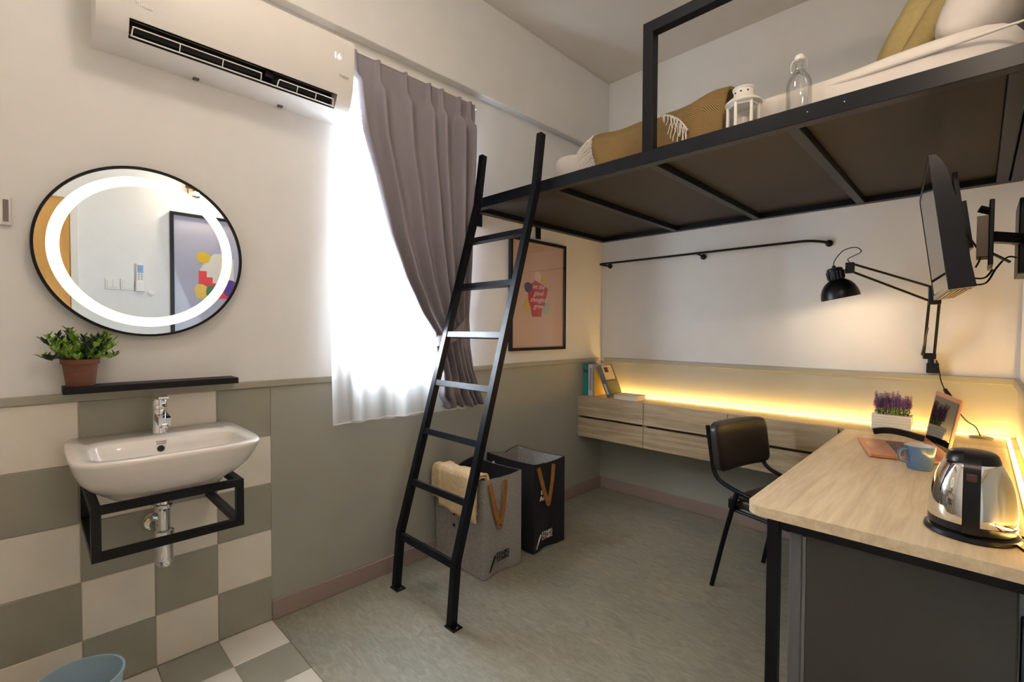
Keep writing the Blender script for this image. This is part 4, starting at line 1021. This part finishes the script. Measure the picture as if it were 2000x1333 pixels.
# lavender planter
PX0, PX1, PY0, PY1 = 1.757, 1.911, -.222, -.125
t2 = thing('lavender_planter', (1.834, -.173, .75), 'white ribbed planter box of purple lavender on the desk', 'plant')
B().box(PX0+.004, PX1-.004, PY0+.004, PY1-.004, .751, .822).obj('trough', WHITEM, t2)
for k in range(6): B().box(PX0, PX1, PY0, PY1, .7505+.0136*k, .7505+.0136*k+.0118, bev=.0015, seg=1).obj('slat', WHITEM, t2)
rl = random.Random(11)
for i in range(46):
    x = PX0+.012+(PX1-PX0-.024)*((i*0.618) % 1); y = PY0+.012+(PY1-PY0-.024)*rl.random()
    L = .055+.06*rl.random(); dx = (x-1.834)*.55+rl.uniform(-.2, .2)*.3; dy = rl.uniform(-.25, .25)
    b = B(); base = Vector((x, y, .825)); d_ = Vector((dx*1.6, dy*.5, 1)).normalized()
    b.tube([base-Vector((0, 0, .01)), base+d_*L*.6], .0012, 5)
    for k in range(7): leaf(b, base+d_*(.004+.005*k), Vector((math.cos(k*2.4+i), math.sin(k*2.4+i), .9)), .018, .0026)
    sp_o = b.obj('leafy_stem', LEAF2 if i % 2 else LEAF, t2)
    b = B()
    for k in range(9):
        c_ = base+d_*(L*.45+L*.6*k/9); rr = .0095*(1-.6*k/9)
        for q in range(4):
            a = q*PI/2+k*.8
            leaf(b, c_, Vector((math.cos(a), math.sin(a), 1.0)), rr*2.0, rr*.45)
    b.obj('flower_spike', LAV, t2)
# mug
MX, MY = 1.990, -.945
t2 = thing('mug', (MX, MY, .75), 'blue-grey ceramic mug in front of the laptop', 'mug')
B().lathe([(0, .0), (.034, 0), (.036, .004), (.0415, .04), (.0445, .0825), (.0440, .0842)], (MX, MY, .7505), 40, cap=False).obj('body', MUGB, t2, smooth=True)
B().lathe([(.0440, .0842), (.0425, .0842), (.0415, .082), (.038, .04), (.032, .006), (0, .005)], (MX, MY, .7505), 40, cap=False).obj('inside', MUGI, t2, smooth=True)
hdir = Vector((-.80, -.60, 0)).normalized()
hp = [Vector((MX, MY, .7505))+hdir*r+Vector((0, 0, z)) for r, z in ((.040, .068), (.055, .070), (.066, .060), (.068, .045), (.060, .030), (.038, .024))]
B().tube(smooth_path(hp, 5), .0052, 10).obj('handle', MUGB, t2, smooth=True)
# kettle
KX, KY, KZ = 2.127, -1.563, .7505
t2 = thing('kettle', (KX, KY, .75), 'shiny steel electric kettle with black handle on the desk', 'kettle')
B().lathe([(0, 0), (.085, 0), (.088, .004), (.086, .012), (.078, .017), (0, .017)], (KX, KY, KZ), 48).obj('power_base', PLAST, t2, smooth=True)
B().lathe([(.070, .018), (.078, .018), (.080, .022), (.0805, .036), (.078, .037)], (KX, KY, KZ), 48).obj('bottom_ring', PLAST, t2, smooth=True)
B().lathe([(.078, .036), (.0800, .038), (.0800, .060), (.0780, .090), (.0730, .120), (.0645, .148), (.0545, .170), (.049, .179)], (KX, KY, KZ), 64).obj('body', STEEL, t2, smooth='all')
B().lathe([(.0505, .177), (.050, .182), (.0455, .195), (.040, .200), (.028, .203), (0, .204)], (KX, KY, KZ), 48).obj('lid', PLAST, t2, smooth=True)
hpts = smooth_path([(KX, KY-.030, KZ+.198), (KX, KY-.062, KZ+.192), (KX, KY-.088, KZ+.172), (KX, KY-.099, KZ+.135), (KX, KY-.101, KZ+.09), (KX, KY-.097, KZ+.05), (KX, KY-.083, KZ+.028)], 5)
B().tube(hpts, 0, sq=(.030, .018), ref=(1, 0, 0)).obj('handle', PLAST, t2, smooth=True)
B().box(KX-.009, KX+.009, KY-.106, KY-.098, KZ+.148, KZ+.166, bev=.002).obj('switch', flat(70, 36, 30, .3), t2)
sb = [(KX-.016, KY+.07, KZ+.13), (KX+.016, KY+.07, KZ+.13), (KX+.02, KY+.045, KZ+.178), (KX-.02, KY+.045, KZ+.178), (KX-.008, KY+.10, KZ+.168), (KX+.008, KY+.10, KZ+.168)]
B().add(sb, [(0, 1, 5, 4), (0, 4, 3), (1, 2, 5), (3, 4, 5, 2)]).obj('spout', STEEL, t2)
for pts in ([(KX+.07, KY-.03, .757), (2.215, -1.63, .755), (2.235, -1.66, .755), (2.256, -1.68, .755)], [(KX+.078, KY+.03, .757), (2.225, -1.54, .757), (2.245, -1.57, .756), (2.258, -1.62, .756)]):
    B().tube(smooth_path(pts, 5), .0032, 6).obj('power_cord', BLACKM, t2, smooth=True)
